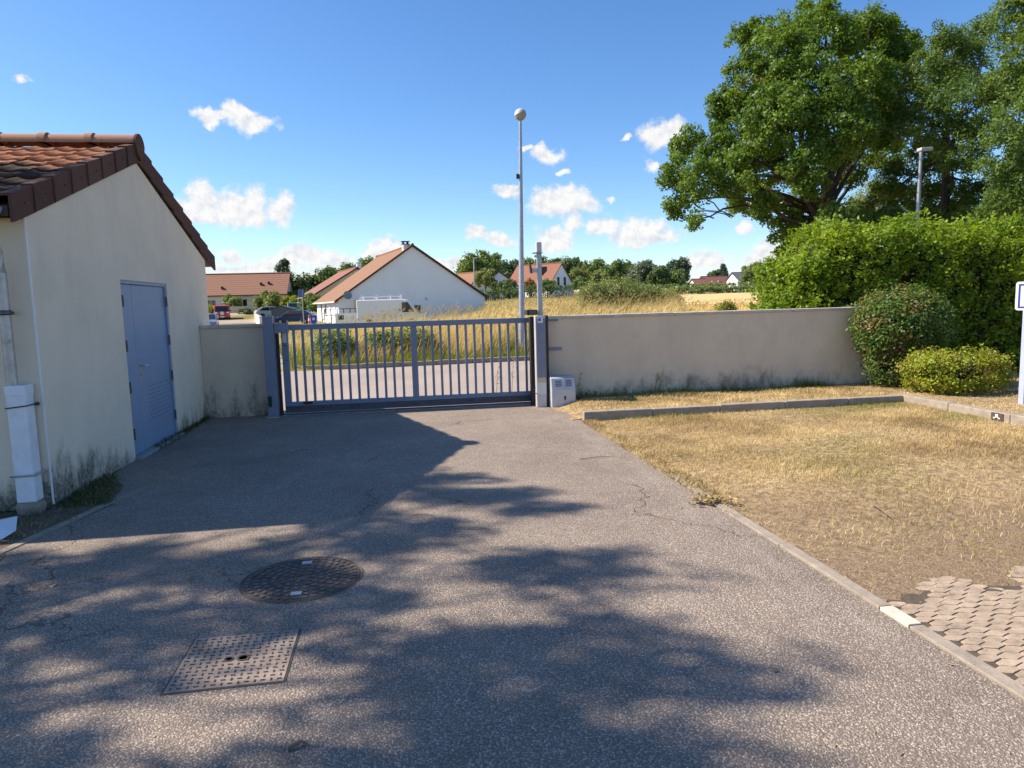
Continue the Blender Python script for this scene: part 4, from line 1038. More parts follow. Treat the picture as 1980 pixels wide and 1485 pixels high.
# ------------------------------------------------------------------ hedge and bushes
def hedge():
    rng = np.random.default_rng(21)
    x0, x1, y0, y1, h = 7.15, 16.5, 11.75, 13.3, 2.72
    t = thing('tall_hedge', 'tall dense green hornbeam hedge behind the end of the wall', 'hedge', (11, 12.5, 0))
    mb = MB(); mb.box(x0+.45, x1, y0+.34, y1-.3, 0, h-.22); mb.build('light_block_core', MT['core'], t)  # near-black solid box added inside the foliage to block light
    for k in range(16):
        xx = x0+.5+k*.55; MB().tube([(xx, y0+.3+random.uniform(0, .2), 0), (xx+random.uniform(-.1, .1), y0+.3, .8), (xx+random.uniform(-.2, .2), y0+.25, 1.6)], [.03, .025, .012], 6).build('stem', MT['bark'], t)
    pts = []; nrm = []
    def face(n, fx, fy, fz, nv):
        a, b = rng.random(n), rng.random(n); pts.append(np.stack([fx(a, b), fy(a, b), fz(a, b)], 1)); nrm.append(np.tile(nv, (n, 1)))
    dep = lambda n: np.abs(rng.normal(0, .16, n))
    n = 2300; face(n, lambda a, b: x0+.1+(x1-x0)*a, lambda a, b: y0+dep(n)+.10*np.sin(a*40), lambda a, b: .15+(h-.2)*b, (0., -1., .25))
    n = 1500; face(n, lambda a, b: x0+.2+(x1-x0)*a, lambda a, b: y0+.1+(y1-y0)*b, lambda a, b: h-dep(n)+.12*np.sin(a*31)+.08*np.sin(a*83), (0., -.25, 1.))
    n = 650; face(n, lambda a, b: x0+dep(n)+.35*np.abs(b-.45)**1.5, lambda a, b: y0+.1+(y1-y0)*a, lambda a, b: .2+(h-.3)*b, (-1., -.2, .3))
    P = np.vstack(pts); Nn = np.vstack(nrm)
    rnd = 1-.35*np.clip((P[:, 2]-2.2)/.5, 0, 1)*np.clip((x0+.7-P[:, 0])/.6, 0, 1); P[:, 2] *= rnd
    per = 15; k = np.repeat(np.arange(len(P)), per)
    # each spray: leaves along a short shoot that points out and a little up
    sh = unit(Nn+rng.normal(0, .55, P.shape)+[0, 0, .25]); tt = rng.uniform(0, .30, (len(k), 1))
    C = P[k]+sh[k]*tt+rng.normal(0, .045, (len(k), 3))
    V, F = leaf_quads(C, unit(rng.normal(0, .75, C.shape)+Nn[k]*.25+[0, 0, .75]), .082, .045, rng, .1, D=sh[k]+rng.normal(0, .8, C.shape))
    # long new shoots on top
    m = 130; bx = rng.uniform(x0+.3, x1, m); by = rng.uniform(y0, y1, m); hh = rng.uniform(.15, .42, m)
    kk = np.repeat(np.arange(m), 14); u = rng.random(len(kk))
    C2 = np.stack([bx[kk]+rng.normal(0, .03, len(kk)), by[kk]+rng.normal(0, .03, len(kk)), h-.05+hh[kk]*u], 1)
    V2, F2 = leaf_quads(C2, unit(rng.normal(0, .7, C2.shape)+[0, 0, .7]), .075, .04, rng)
    V, F = cat_mesh([(V, F), (V2, F2)]); np_mesh('foliage', V, F, MT['hedge'], t, origin=tuple(ORI[t]))
hedge()
def bush(name, label, c, rx, ry, z0, z1, mat, n, per, L, W, seed, flat_top=False, stems=True, cr=.12, box=False):
    rng = np.random.default_rng(seed); t = thing(name, label, 'bush', (c[0], c[1], c[2]))
    zc = (z0+z1)/2; rz_ = (z1-z0)/2
    d = unit(rng.normal(size=(n, 3)))
    if box: d = unit(np.sign(d)*np.abs(d)**.55)*np.array([1, 1, 1])
    lump = 1+.10*patch(d[:, 0]*3+c[0], d[:, 1]*3+d[:, 2]*2, 2.2, seed)[:, None]
    u = 1-np.abs(rng.normal(0, .14, (n, 1))); P = np.array([c[0], c[1], c[2]+zc])+d*u*lump*np.array([rx, ry, rz_])*(1.12 if box else 1)
    if flat_top: P[:, 2] = np.minimum(P[:, 2], c[2]+z1-rng.uniform(0, .08, n))
    P[:, 2] = np.maximum(P[:, 2], c[2]+.02)
    k = np.repeat(np.arange(n), per); C = P[k]+rng.normal(0, cr*.55, (n*per, 3))
    V, F = leaf_quads(C, unit(.6*d[k]+rng.normal(0, .6, C.shape)+[0, 0, .45]), L, W, rng, .0)
    np_mesh('foliage', V, F, MT[mat], t, origin=c)
    if stems:
        rnd = random.Random(seed)
        for q in range(14):
            a = rnd.uniform(0, 6.28); r = rnd.uniform(.05, .22)*rx
            b = Vector((c[0]+r*math.cos(a), c[1]+r*math.sin(a)*ry/rx, c[2]-.03)); e = Vector((c[0]+math.cos(a)*rx*rnd.uniform(.25, .75), c[1]+math.sin(a)*ry*rnd.uniform(.25, .75), c[2]+zc+rz_*rnd.uniform(-.1, .5)))
            m_ = MB(); limb(m_, b, e, .014, .006, rnd, 5, .06); m_.build('stem', MT['twig'], t)
    # dark inside of the shrub: crowded bare twigs
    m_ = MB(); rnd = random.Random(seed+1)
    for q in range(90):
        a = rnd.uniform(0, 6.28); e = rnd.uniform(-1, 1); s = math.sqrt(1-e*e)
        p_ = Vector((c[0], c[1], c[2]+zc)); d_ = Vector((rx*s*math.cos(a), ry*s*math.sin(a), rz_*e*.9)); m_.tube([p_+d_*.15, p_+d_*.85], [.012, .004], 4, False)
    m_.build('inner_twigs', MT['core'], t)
bush('rounded_bush', 'large rounded clipped bush at the right end of the long wall', (8.33, 10.75, .08), .80, .62, .42, 1.64, 'bush', 1500, 13, .055, .030, 31)
bush('small_bush', 'small dark leafy bush at the foot of the large rounded bush', (8.15, 10.7, .08), .42, .35, .02, .75, 'bush', 260, 10, .055, .030, 34, stems=False)
bush('low_bush', 'low yellow green clipped bush behind the kerb', (8.52, 9.75, .08), .76, .48, .02, .64, 'lime', 1150, 12, .046, .026, 32, flat_top=True, cr=.10, box=True)
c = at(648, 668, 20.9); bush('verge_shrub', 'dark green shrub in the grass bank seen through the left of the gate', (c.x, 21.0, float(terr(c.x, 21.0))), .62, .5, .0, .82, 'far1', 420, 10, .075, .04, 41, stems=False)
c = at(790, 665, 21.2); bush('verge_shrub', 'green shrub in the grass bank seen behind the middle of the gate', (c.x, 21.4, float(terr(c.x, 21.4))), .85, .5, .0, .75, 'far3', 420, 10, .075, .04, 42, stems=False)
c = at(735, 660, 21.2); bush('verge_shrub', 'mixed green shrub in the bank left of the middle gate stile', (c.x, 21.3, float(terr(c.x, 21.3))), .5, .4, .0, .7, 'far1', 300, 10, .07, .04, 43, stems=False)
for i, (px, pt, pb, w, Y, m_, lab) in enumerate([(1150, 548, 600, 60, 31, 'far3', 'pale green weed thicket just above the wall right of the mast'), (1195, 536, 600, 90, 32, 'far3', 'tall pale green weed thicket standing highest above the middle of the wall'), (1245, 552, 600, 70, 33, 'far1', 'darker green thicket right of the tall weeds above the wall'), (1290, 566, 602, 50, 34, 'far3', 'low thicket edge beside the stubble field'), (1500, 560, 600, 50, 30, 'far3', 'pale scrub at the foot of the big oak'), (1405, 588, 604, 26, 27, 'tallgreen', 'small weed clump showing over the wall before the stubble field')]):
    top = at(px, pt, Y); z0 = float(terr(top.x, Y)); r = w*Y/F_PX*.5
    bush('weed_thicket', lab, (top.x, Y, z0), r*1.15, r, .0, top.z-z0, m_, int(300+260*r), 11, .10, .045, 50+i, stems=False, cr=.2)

# ------------------------------------------------------------------ big trees on the right
SHR = .83
def px_lobes(L, Y, rng):
    out = []
    for (px, py, r, dy) in L:
        p = at(px, py, Y+dy); out.append((p.x, p.y, p.z, SHR*r*(Y+dy)/F_PX))
    return out
OY = 29
oak_l = px_lobes([(1590,90,85,0),(1680,85,80,1),(1500,110,78,-1),(1450,165,72,0),(1560,170,90,-2.5),(1660,170,85,-2),(1735,130,60,1),(1430,75,30,1),(1425,235,70,1),(1505,235,85,-3),(1620,250,90,-3),(1700,235,70,-1),(1390,290,55,0),(1325,275,42,1),(1305,335,44,0),(1350,345,48,-2),(1305,395,34,0),(1345,425,22,-1),(1420,335,60,-2),(1480,320,70,2),(1480,400,40,-1),(1440,385,42,1),(1560,330,66,-3.5),(1640,320,60,2),(1545,390,36,3),(1540,440,40,1.5),(1545,490,42,1),(1570,540,36,1.5),(1522,465,40,0),(1528,515,38,0),(1548,560,34,0),(1518,430,30,0),(1720,295,46,3),(1665,60,45,2),(1540,45,45,2),(1600,30,35,0),(1700,40,35,0),(1755,90,40,2),(1470,60,34,1),(1400,200,40,1)], OY, None)
for (z_, q) in ((0, 0),):
    b = at(1585, 560, OY)
    tree('oak_tree', 'large spreading oak with a thick dark trunk behind the hedge', (b.x, OY, float(terr(b.x, OY))), oak_l, 'oak', .36, 6.0, 84, .135, .085, .44, 61, at(1575, 400, OY).z, inner=.55)
AY = 27
SHR = 1.0
ash1 = px_lobes([(1800,150,60,0),(1780,230,60,-1),(1850,120,62,1),(1870,210,66,-2),(1800,300,50,2),(1750,200,44,1),(1830,70,34,0),(1890,65,34,1),(1860,290,55,-2),(1730,350,46,2),(1770,400,50,3),(1830,380,48,1),(1900,390,60,-1),(1700,410,46,4),(1650,425,40,4),(1850,430,46,2)], AY, None)
b = at(1815, 560, AY); tree('ash_tree', 'tall ash tree with bare lower twigs behind the lamp post at right', (b.x, AY, .5), ash1, 'ash', .34, 6.0, 74, .14, .06, .20, 62, at(1812, 240, AY).z, inner=.5)
ash2 = px_lobes([(1960,40,55,1),(1990,110,70,0),(1940,170,50,2),(2000,220,80,-1),(1950,290,66,-2),(2010,330,90,-1),(1960,390,60,-2),(1920,440,50,0),(2050,150,90,0),(2060,280,100,0),(2000,430,70,0),(2100,60,70,0)], 23, None)
b = at(2000, 560, 23); tree('ash_tree', 'leafy tree cut by the right edge of the picture behind the hedge', (b.x, 23, .5), ash2, 'ash', .32, 6.0, 74, .13, .06, .22, 63, at(2000, 260, 23).z, inner=.5)
mid = px_lobes([(1680,380,34,0),(1710,370,30,0),(1655,400,30,1),(1700,410,40,0),(1730,390,30,0)], 48, None)
b = at(1695, 560, 48); tree('willow_tree', 'pale feathery tree far behind the gap right of the oak trunk', (b.x, 48, 1), mid, 'far3', .6, 9, 42, .22, .07, .2, 64, at(1695, 420, 48).z, droop=.6)
low = px_lobes([(1620,420,34,0),(1660,440,40,1),(1720,440,40,0),(1780,440,36,1),(1850,445,40,0),(1920,440,40,1),(1600,450,30,0)], 25, None)
b = at(1740, 560, 25); tree('understorey_tree', 'dark leafy understorey between the oak trunk and the lamp post', (b.x, 25, .5), low, 'ash', .4, 12, 50, .15, .08, .08, 65, at(1740, 460, 25).z)
# the tree on the left, outside the picture, that dapples the drive
def shade_tree():
    k = math.cos(SUN_EL)/math.sin(SUN_EL); dx, dy = -sun_dir.x/sun_dir.z, -sun_dir.y/sun_dir.z
    L = []
    for (gx, gy, z, r) in [(1.1,4.05,8.6,.40),(.70,4.25,8.2,.35),(.55,6.0,8.8,.62),(.15,6.5,7.8,.5),(1.05,5.4,8.5,.30),(.85,2.95,8.4,.62),(.35,2.55,8.0,.62),(.75,2.2,9.0,.5),(.1,3.3,7.2,.45),(-.25,5.0,8.0,.62),(-.6,5.75,7.2,.45),(-1.0,4.6,9.2,.55),(-1.5,3.9,7.6,.62),(-2.0,4.9,8.6,.55),(-2.6,4.3,7.9,.62),(-1.6,2.6,8.4,.60),(-.4,2.2,7.6,.6),(-.3,3.95,8.7,.40),(-2.5,3.0,7.0,.7),(-3.4,3.7,8.0,.9),(.0,1.3,8.0,.85),(-1.5,1.4,7.4,.8),(-3,1.6,7.8,1.),(.9,.6,7.6,.9),(-.8,.2,8.2,1.),(-2.4,.1,8.,1.1),(-3.2,5.0,9.3,.5),(-4.2,2.4,8.4,1.1)]:
        L.append((gx-dx*z, gy-dy*z, z, r))
    tree('shade_tree', 'unseen tall leafy tree left of the drive that dapples the asphalt with shade', (-9.6, 4.3, 0), L, 'oak', .26, 4.2, 46, .115, .07, .26, 66, 6.2, inner=.1)
shade_tree()

# ------------------------------------------------------------------ houses beyond
def house(name, label, M, W, L, he, hr, wall, roof, z0=-1.0, ov=.35, wins=(), verge='edge_dark', gutter=True, trim=None, dormers=()):
    """gable at y=0 facing -y; ridge along +y; M places it"""
    o = M @ Vector((0, L/2, 0)); t = thing(name, label, 'house', (o.x, o.y, o.z+z0))
    m_ = MB(M); m_.ext([(-W/2, 0, z0), (W/2, 0, z0), (W/2, 0, he), (0, 0, hr), (-W/2, 0, he)], (0, L, 0)); m_.build('wall', MT[wall], t)
    sl = (hr-he)/(W/2); ex = W/2+ov; ez = he-ov*sl
    m_ = MB(M)
    for s in (-1, 1):
        P = [(0, -.22, hr+.20), (s*ex, -.22, ez+.20), (s*ex, -.22, ez+.06), (0, -.22, hr+.06)]
        m_.ext(P, (0, L+.44, 0))
    rf = m_.build('roof', MT[roof], t)
    m_ = MB(M)
    for s in (-1, 1):
        m_.ext([(0, -.27, hr+.24), (s*(ex+.02), -.27, ez+.24), (s*(ex+.02), -.27, ez+.02), (0, -.27, hr+.02)], (0, .06, 0))
    m_.build('verge', MT[verge], rf)
    m_ = MB(M); m_.tube([(0, -.25, hr+.22), (0, L+.25, hr+.22)], .13, 8); m_.build('ridge', MT[roof], rf)
    if gutter:
        for s in (-1, 1):
            m_ = MB(M); m_.box(*(sorted((s*ex, s*(ex+.13)))), -.2, L+.2, ez+.02, ez+.16); m_.build('gutter', MT[gutter if isinstance(gutter, str) else 'gutter'], t)
    for (f, u, z, w, h, kind) in wins:
        def pbox(a0, a1, d0, d1, b0, b1):
            if f == 'G': return MB(M).box(a0, a1, -d1, -d0, b0, b1)
            s = 1 if f == 'R' else -1
            return MB(M).box(*sorted((s*(W/2+d0), s*(W/2+d1))), a0, a1, b0, b1)
        wn = pbox(u-w/2, u+w/2, .01, .05, z, z+h).build('door' if kind == 'door' else 'window', MT['shutter'], t)
        if kind != 'shut':
            n = 2 if w > .9 else 1
            for q in range(n):
                a0 = u-w/2+.07+q*(w-.07)/n; pbox(a0, a0+(w-.07)/n-.07, .051, .06, z+.07, z+h-.07).build('pane', MT['glass'], wn)
        pbox(u-w/2-.08, u+w/2+.08, .0, .12, z-.08, z-.005).build('sill', MT['far_grey'], wn)
    return t, rf
T_ = Matrix.Translation; RZm = lambda a: Matrix.Rotation(math.radians(a), 4, 'Z')
def boxes(mat, name, parent, M, *bs, **kw):
    m_ = MB(M)
    for b in bs: m_.box(*b)
    return m_.build(name, MT[mat], parent, **kw)
# white gable house beyond the bank
a = at(797, 475, 75); WM = T_((a.x, 75, 0)) @ RZm(13)
wh, wrf = house('gable_house', 'white house with a broad blank gable and orange brown roof beyond the gate', WM, 15.6, 17.5, 2.35, a.z-.1, 'white_render', 'far_roof_orange', wins=(
    ('G', .25, .6, .85, 1.15, 'w'), ('L', 3.0, 0, 1.6, 2.1, 'shut'), ('L', 6.2, .1, 1.7, 2.0, 'shut'), ('L', 9.5, .9, 1.2, 1.2, 'w'), ('L', 13.0, 0, 1.0, 2.1, 'door')))
boxes('white', 'chimney', wrf, WM, (-.7, -.1, 1.0, 1.6, a.z-1.2, a.z+.22)); boxes('edge_dark', 'chimney_cap', wrf, WM, (-.78, -.02, .92, 1.68, a.z+.23, a.z+.29), (-.68, -.58, 1.0, 1.6, a.z+.29, a.z+.5), (-.22, -.12, 1.0, 1.6, a.z+.29, a.z+.5), (-.82, .02, .9, 1.7, a.z+.5, a.z+.56))
boxes('far_grey', 'wall_lamp', wh, WM, (1.2, 1.32, -.14, -.005, 2.15, 2.45))
m_ = MB(WM); m_.box(.6, 1.0, -.001, .0, 0, 0.01)
d_ = at(672, 571, 73); m_ = MB(T_(d_) @ RZm(20) @ Matrix.Rotation(math.radians(70), 4, 'X')); m_.lathe([(.05, -.10), (.22, -.06), (.38, .0), (.44, .05), (.43, .06), (.2, -.03)], (0, 0, 0), 20)
dsh = thing('satellite_dish', 'grey satellite dish on the left corner of the white gable house', 'satellite dish', (d_.x, d_.y, d_.z-.5)); m_.build('reflector', MT['dish'], dsh, smooth=True)
MB().tube([(d_.x+.05, d_.y+.1, d_.z-.1), (d_.x+.25, d_.y+.9, d_.z-.35)], .03, 6).build('bracket', MT['galv'], dsh)
# low annex wall beside the gable
q0, q1 = at(684, 582, 72), at(732, 582, 72)
an = thing('garden_screen', 'beige privacy wall standing against the white gable', 'wall', ((q0.x+q1.x)/2, 72, 0)); boxes('beige_render', 'panel', an, None, (q0.x, q1.x, 71.9, 72.1, -.05, at(700, 581, 72).z)); boxes('far_grey', 'capping', an, None, (q0.x-.05, q1.x+.05, 71.85, 72.15, at(700, 581, 72).z+.002, at(700, 581, 72).z+.07))
# second house of the pair behind, to the left
a2 = at(690, 520, 104); WM2 = T_((a2.x, 104, 0)) @ RZm(15)
house('gable_house', 'second orange roofed house behind the white gable house', WM2, 12.5, 14, 3.3, a2.z, 'beige_render', 'far_roof_red', wins=(('G', -3.2, 3.0, 2.2, .9, 'w'), ('G', -1.5, .8, 1.2, 1.2, 'w')))
boxes('white', 'chimney', bpy.data.objects['roof.002'] if 'roof.002' in bpy.data.objects else None, WM2, (.5, 1.1, 2, 2.7, a2.z-.6, a2.z+.9)) if 'roof.002' in bpy.data.objects else None
# long brown roofed house on the left
eL = at(548, 572, 121)
LM = T_((-40, 124.6, 0)) @ RZm(-90)
rid = at(547, 528, 124.6).z
lh, lrf = house('long_house', 'long low house with a big brown tiled roof left of the gate', LM, 9.2, 22.2, eL.z+.35, rid-.2, 'cream_render', 'far_roof_brown', z0=.5, wins=(
    ('R', 10.6, 2.05, 1.5, 1.35, 'w'), ('R', 15.4, 1.6, 1.5, 2.0, 'w'), ('R', 17.6, 1.6, 1.0, 2.0, 'w')), gutter='dark_brown')
for yy, zz in ((18.1, .46), (19.3, .50), (12.2, .30)):
    z_ = eL.z+.3+(rid-eL.z-.5)*zz; x_ = 4.6*(1-zz)+.35
    boxes('edge_dark', 'roof_vent', lrf, LM, (x_-.3, x_+.12, yy-.16, yy+.16, z_+.05, z_+.42))
m_ = MB(LM)
for k in range(9):                                      # arched porch hood
    an0 = math.pi*k/9; an1 = math.pi*(k+1)/9; r0, r1 = 2.1, 2.35
    P = [(4.62, 16.5+r0*math.cos(an0)*1.25, 2.35+r0*.5*math.sin(an0)), (4.62, 16.5+r1*math.cos(an0)*1.25, 2.35+r1*.5*math.sin(an0)), (4.62, 16.5+r1*math.cos(an1)*1.25, 2.35+r1*.5*math.sin(an1)), (4.62, 16.5+r0*math.cos(an1)*1.25, 2.35+r0*.5*math.sin(an1))]
    m_.ext(P, (.6, 0, 0))
m_.build('porch_arch', MT['cream_render'], lh)
boxes('edge_dark', 'balustrade', lh, LM, (4.9, 4.98, 14.4, 18.6, 2.0, 2.06), *[(4.92, 4.96, 14.4+.3*k, 14.44+.3*k, 1.5, 2.0) for k in range(15)])
boxes('beige_render', 'terrace_wall', lh, LM, (4.62, 5.2, 13.9, 19.2, .5, 1.52))
def lowwall(label, a, b, Y0_, Y1_, h, mat, zb=None):
    p, q = at(a[0], a[1], Y0_), at(b[0], b[1], Y1_); z0 = min(float(terr(p.x, p.y)), float(terr(q.x, q.y)))-.1
    t = thing('garden_wall', label, 'wall', ((p.x+q.x)/2, (p.y+q.y)/2, z0)); d_ = (Vector((q.x, q.y, 0))-Vector((p.x, p.y, 0))).normalized(); n_ = Vector((-d_.y, d_.x, 0))*.2
    P = [Vector((p.x, p.y, z0)), Vector((q.x, q.y, z0)), Vector((q.x, q.y, z0))+n_, Vector((p.x, p.y, z0))+n_]
    MB().ext(P, (0, 0, h-.06)).build('wall_face', MT[mat], t)
    P = [v-n_*.15+Vector((0, 0, h-.058)) if k < 2 else v+n_*.15+Vector((0, 0, h-.058)) for k, v in enumerate(P)]; MB().ext(P, (0, 0, .07)).build('capping', MT['coping'], t)
lowwall('grey beige garden wall in front of the long brown roofed house', (404, 600), (500, 600), 112, 112, 1.05, 'beige_render')
lowwall('sunlit low wall running away beside the side road', (506, 612), (494, 600), 62, 108, 1.2, 'cream_render')
lowwall('grey garden wall behind the blue bin', (570, 610), (626, 608), 92, 90, 1.1, 'beige_render')
# railing and low white wall before the white house
def railing():
    Y = 62; p, q = at(627, 597, Y), at(750, 597, Y); zt = at(690, 597, Y).z; zb = -.05
    t = thing('railing', 'dark brown metal railing in front of the white gable house', 'railing', ((p.x+q.x)/2, Y, zb)); n = 11
    for k in range(n):
        x = p.x+(q.x-p.x)*k/(n-1); MB().box(x-.035, x+.035, Y-.035, Y+.035, zb, zt).build('post', MT['dark_brown'], t)
    MB().box(p.x-.03, q.x+.03, Y-.03, Y+.03, zt+.001, zt+.06).build('top_rail', MT['dark_brown'], t)
    MB().box(p.x-.03, q.x+.03, Y-.05, Y-.037, .95, 1.0).build('mid_rail', MT['dark_brown'], t)
    a, b = at(648, 606, Y-1), at(700, 606, Y-1)
    w = thing('low_white_wall', 'low white wall with a dark grille below the railing', 'wall', ((a.x+b.x)/2, Y-1, zb)); MB().box(a.x, b.x, Y-1.1, Y-.9, zb, a.z).build('wall_face', MT['white_render'], w)
    g0, g1 = at(654, 610, Y-1.1), at(665, 618, Y-1.1); MB().box(g0.x, g1.x, Y-1.13, Y-1.101, g1.z, g0.z).build('grille', MT['black'], w)
railing()
# far houses on the rise to the right
p = at(1085, 510, 150); HM = T_((p.x, 150, 0)) @ RZm(38)
house('red_roof_house', 'white gabled house with a steep red roof behind the mast', HM, 8.6, 12.5, 4.9, p.z, 'white_render', 'far_roof_red', z0=1.0, wins=(('G', -1.1, 5.0, .9, 1.9, 'w'), ('G', 1.1, 5.0, .9, 1.9, 'w'), ('G', 0, 1.9, 1.4, 1.4, 'w'), ('L', 4.5, 2.4, 1.4, 1.2, 'w')), verge='dark_brown')
p = at(928, 528, 140); HM = T_((p.x, 140, 0)) @ RZm(30)
house('brown_roof_house', 'small house with a pale brown roof just right of the white gable', HM, 8, 8, 3.5, p.z, 'cream_render', 'far_roof_brown', z0=1.0, wins=(('G', -1.5, 2.0, 1.2, 1.2, 'w'),))
p = at(965, 526, 145); HM = T_((p.x, 145, 0)) @ RZm(-12)
house('orange_roof_house', 'house with an orange roof half hidden by bushes left of the lamp post', HM, 10, 8, 4.0, p.z, 'white_render', 'far_roof_orange', z0=1.0, wins=(('G', 1.5, 2.2, 1.2, 1.2, 'w'), ('G', 3.4, 2.2, .8, 1.2, 'w')))
for (lab, x0, x1, yr, ye, Y, rot, rm) in (('dark red roofed house on the skyline beside the single tall tree', 1338, 1362, 541, 552, 205, 0, 'far_roof_dark'), ('longer dark red roofed house on the skyline with roof windows', 1356, 1404, 536, 550, 208, 0, 'far_roof_dark')):
    p0_, p1_ = at(x0, yr, Y), at(x1, yr, Y); e = at(x0, ye, Y-3.5).z; LMm = T_((p0_.x, Y, 0)) @ RZm(-90)
    h_, r_ = house('skyline_house', lab, LMm, 7, p1_.x-p0_.x, e, p0_.z, 'cream_render', rm, z0=1.0, wins=(('R', 2.0, e-1.6, 1.2, 1.0, 'w'),), gutter='dark_brown')
    if x1 > 1400:
        for q in (2.2, 4.2): boxes('far_grey', 'roof_window', r_, LMm, (2.2, 3.0, q, q+.9, e+.55, e+1.0))
p0_, p1_ = at(1416, 530, 190), at(1438, 530, 190); e = at(1416, 541, 187).z
house('slate_roof_house', 'small white house with a dark slate roof on the far skyline', T_((p0_.x, 190, 0)) @ RZm(-90), 7, p1_.x-p0_.x+2, e, p0_.z+.2, 'white_render', 'slate', z0=1.0, wins=(('R', 1.2, e-1.5, 1.0, 1.0, 'w'),))
def flat_building():
    Y = 185; a, b, c = at(1449, 535, Y), at(1483, 532, Y), at(1506, 531, Y); zt = b.z; z0 = float(terr(a.x, Y))-.3
    t = thing('flat_building', 'flat roofed beige building left of the oak trunk on the skyline', 'building', ((a.x+c.x)/2, Y, z0))
    MB().box(a.x, b.x, Y, Y+8, z0, zt-.3).build('wall', MT['cream_render'], t); MB().box(b.x+.01, c.x, Y-.5, Y+8, z0, zt-1.1).build('side_wall', MT['far_grey'], t); MB().box(b.x+.005, c.x+.3, Y-.6, Y+8.1, zt-1.09, zt).build('fascia', MT['slate'], t)
    MB().box(a.x-.1, b.x, Y-.1, Y+8.1, zt-.299, zt-.15).build('parapet', MT['coping'], t)
    for k in range(2):
        w_ = MB().box(a.x+.8+k*2.0, a.x+1.6+k*2.0, Y-.05, Y-.005, z0+1.2, z0+2.1).build('window', MT['shutter'], t); MB().box(a.x+.86+k*2, a.x+1.54+k*2, Y-.07, Y-.052, z0+1.26, z0+2.04).build('pane', MT['glass'], w_)
flat_building()

# ------------------------------------------------------------------ vehicles
def wheel(M, parent, x, y, r, w):
    s = 1 if y > 0 else -1
    m_ = MB(M); m_.lathe([(r*.55, -w/2), (r*.93, -w/2), (r, -w*.35), (r, w*.35), (r*.93, w/2), (r*.55, w/2)], (x, y, r), 18, 'Y'); wl = m_.build('wheel', MT['rubber'], parent)
    m_ = MB(M); m_.lathe([(r*.56, -w*.5), (r*.56, w*.52)], (x, y, r), 14, 'Y'); m_.build('rim', MT['galv'], wl)
def car(name, label, cat, M, L, W, H, paint_, prof, roofline, glassz, wheels, r=.31, group=None, rack=False, extra=None):
    """side profile in (x,z), front at +x; glass: side window polygons"""
    o = M @ Vector((0, 0, 0)); t = thing(name, label, cat, o, group)
    m_ = MB(M); m_.ext([(x, -W/2, z) for x, z in prof], (0, W, 0)); m_.build('body', MT[paint_], t, bevel=.06)
    for s in (-1, 1):
        for poly in glassz:
            m_ = MB(M); m_.ext([(x, s*(W/2+.004), z) for x, z in poly], (0, s*.012, 0)); m_.build('side_window', MT['glass'], t)
    for (p, q, w) in roofline:                          # windscreen and rear window: slabs laid on the slope
        a_, b_ = Vector((p[0], 0, p[1])), Vector((q[0], 0, q[1])); d_ = (b_-a_).normalized(); n_ = Vector((-d_.z, 0, d_.x))
        if n_.z < 0: n_ = -n_
        if abs(n_.x) > .97 and n_.x*(p[0]) < 0: n_ = -n_
        a_ += n_*.004; b_ += n_*.004
        m_ = MB(M); m_.ext([a_+Vector((0, -w/2, 0)), b_+Vector((0, -w/2*.9, 0)), b_+Vector((0, w/2*.9, 0)), a_+Vector((0, w/2, 0))], n_*.014); m_.build('windscreen', MT['glass'], t)
    for x in wheels:
        for s in (-1, 1): wheel(M, t, x, s*(W/2-.08), r, .2)
    xf = max(x for x, z in prof)
    for s in (-1, 1):
        MB(M).box(xf-.03, xf+.012, *sorted((s*W*.30, s*W*.46)), .58*H*.8, .58*H*.8+.14).build('headlight', MT['headlamp'], t)
        MB(M).box(-L/2-.012, -L/2+.03, *sorted((s*W*.34, s*W*.47)), .5*H, .5*H+.16).build('tail_light', MT['red_paint'], t)
        MB(M).box(xf-L*.36, xf-L*.36+.12, *sorted((s*(W/2+.01), s*(W/2+.19))), H*.58, H*.58+.14).build('mirror', MT['black'], t)
    MB(M).box(xf-.02, xf+.02, -.26, .26, .36, .47).build('number_plate', MT['white'], t)
    MB(M).box(xf-.02, xf+.015, -W*.42, W*.42, .18, .34).build('bumper', MT['rubber'], t)
    return t
zl = lambda px, Y: float(terr(at(px, 610, Y).x, Y))+.02
vanprof = lambda L, H: [(-L/2, .25), (L/2, .25), (L/2, .95), (L/2-.55, 1.12), (L/2-1.25, H-.06), (L/2-1.7, H), (-L/2+.05, H), (-L/2, H-.1)]
# white panel van with a ladder rack
x_ = at(757, 610, 58).x; VM = T_((x_, 58, -.02)) @ RZm(-6)
wv = car('panel_van', 'white panel van with a roof rack parked before the white gable house', 'van', VM, 5.2, 1.95, 2.2, 'van_white', vanprof(5.2, 2.2), [((1.98, 1.18), (1.40, 2.02), 1.6)], [[(1.95, 1.16), (1.42, 1.95), (.95, 1.95), (.95, 1.16)]], (1.7, -1.6), .34)
m_ = MB(VM)
for s in (-.8, .8): m_.box(-2.4, .8, s-.03, s+.03, 2.42, 2.48)
for xx in (-2.3, -1.2, -.1, .75): m_.box(xx-.03, xx+.03, -.85, .85, 2.36, 2.415); m_.box(xx-.03, xx+.03, -.83, -.77, 2.2, 2.60); m_.box(xx-.03, xx+.03, .77, .83, 2.2, 2.60)
m_.build('roof_rack', MT['white'], wv)
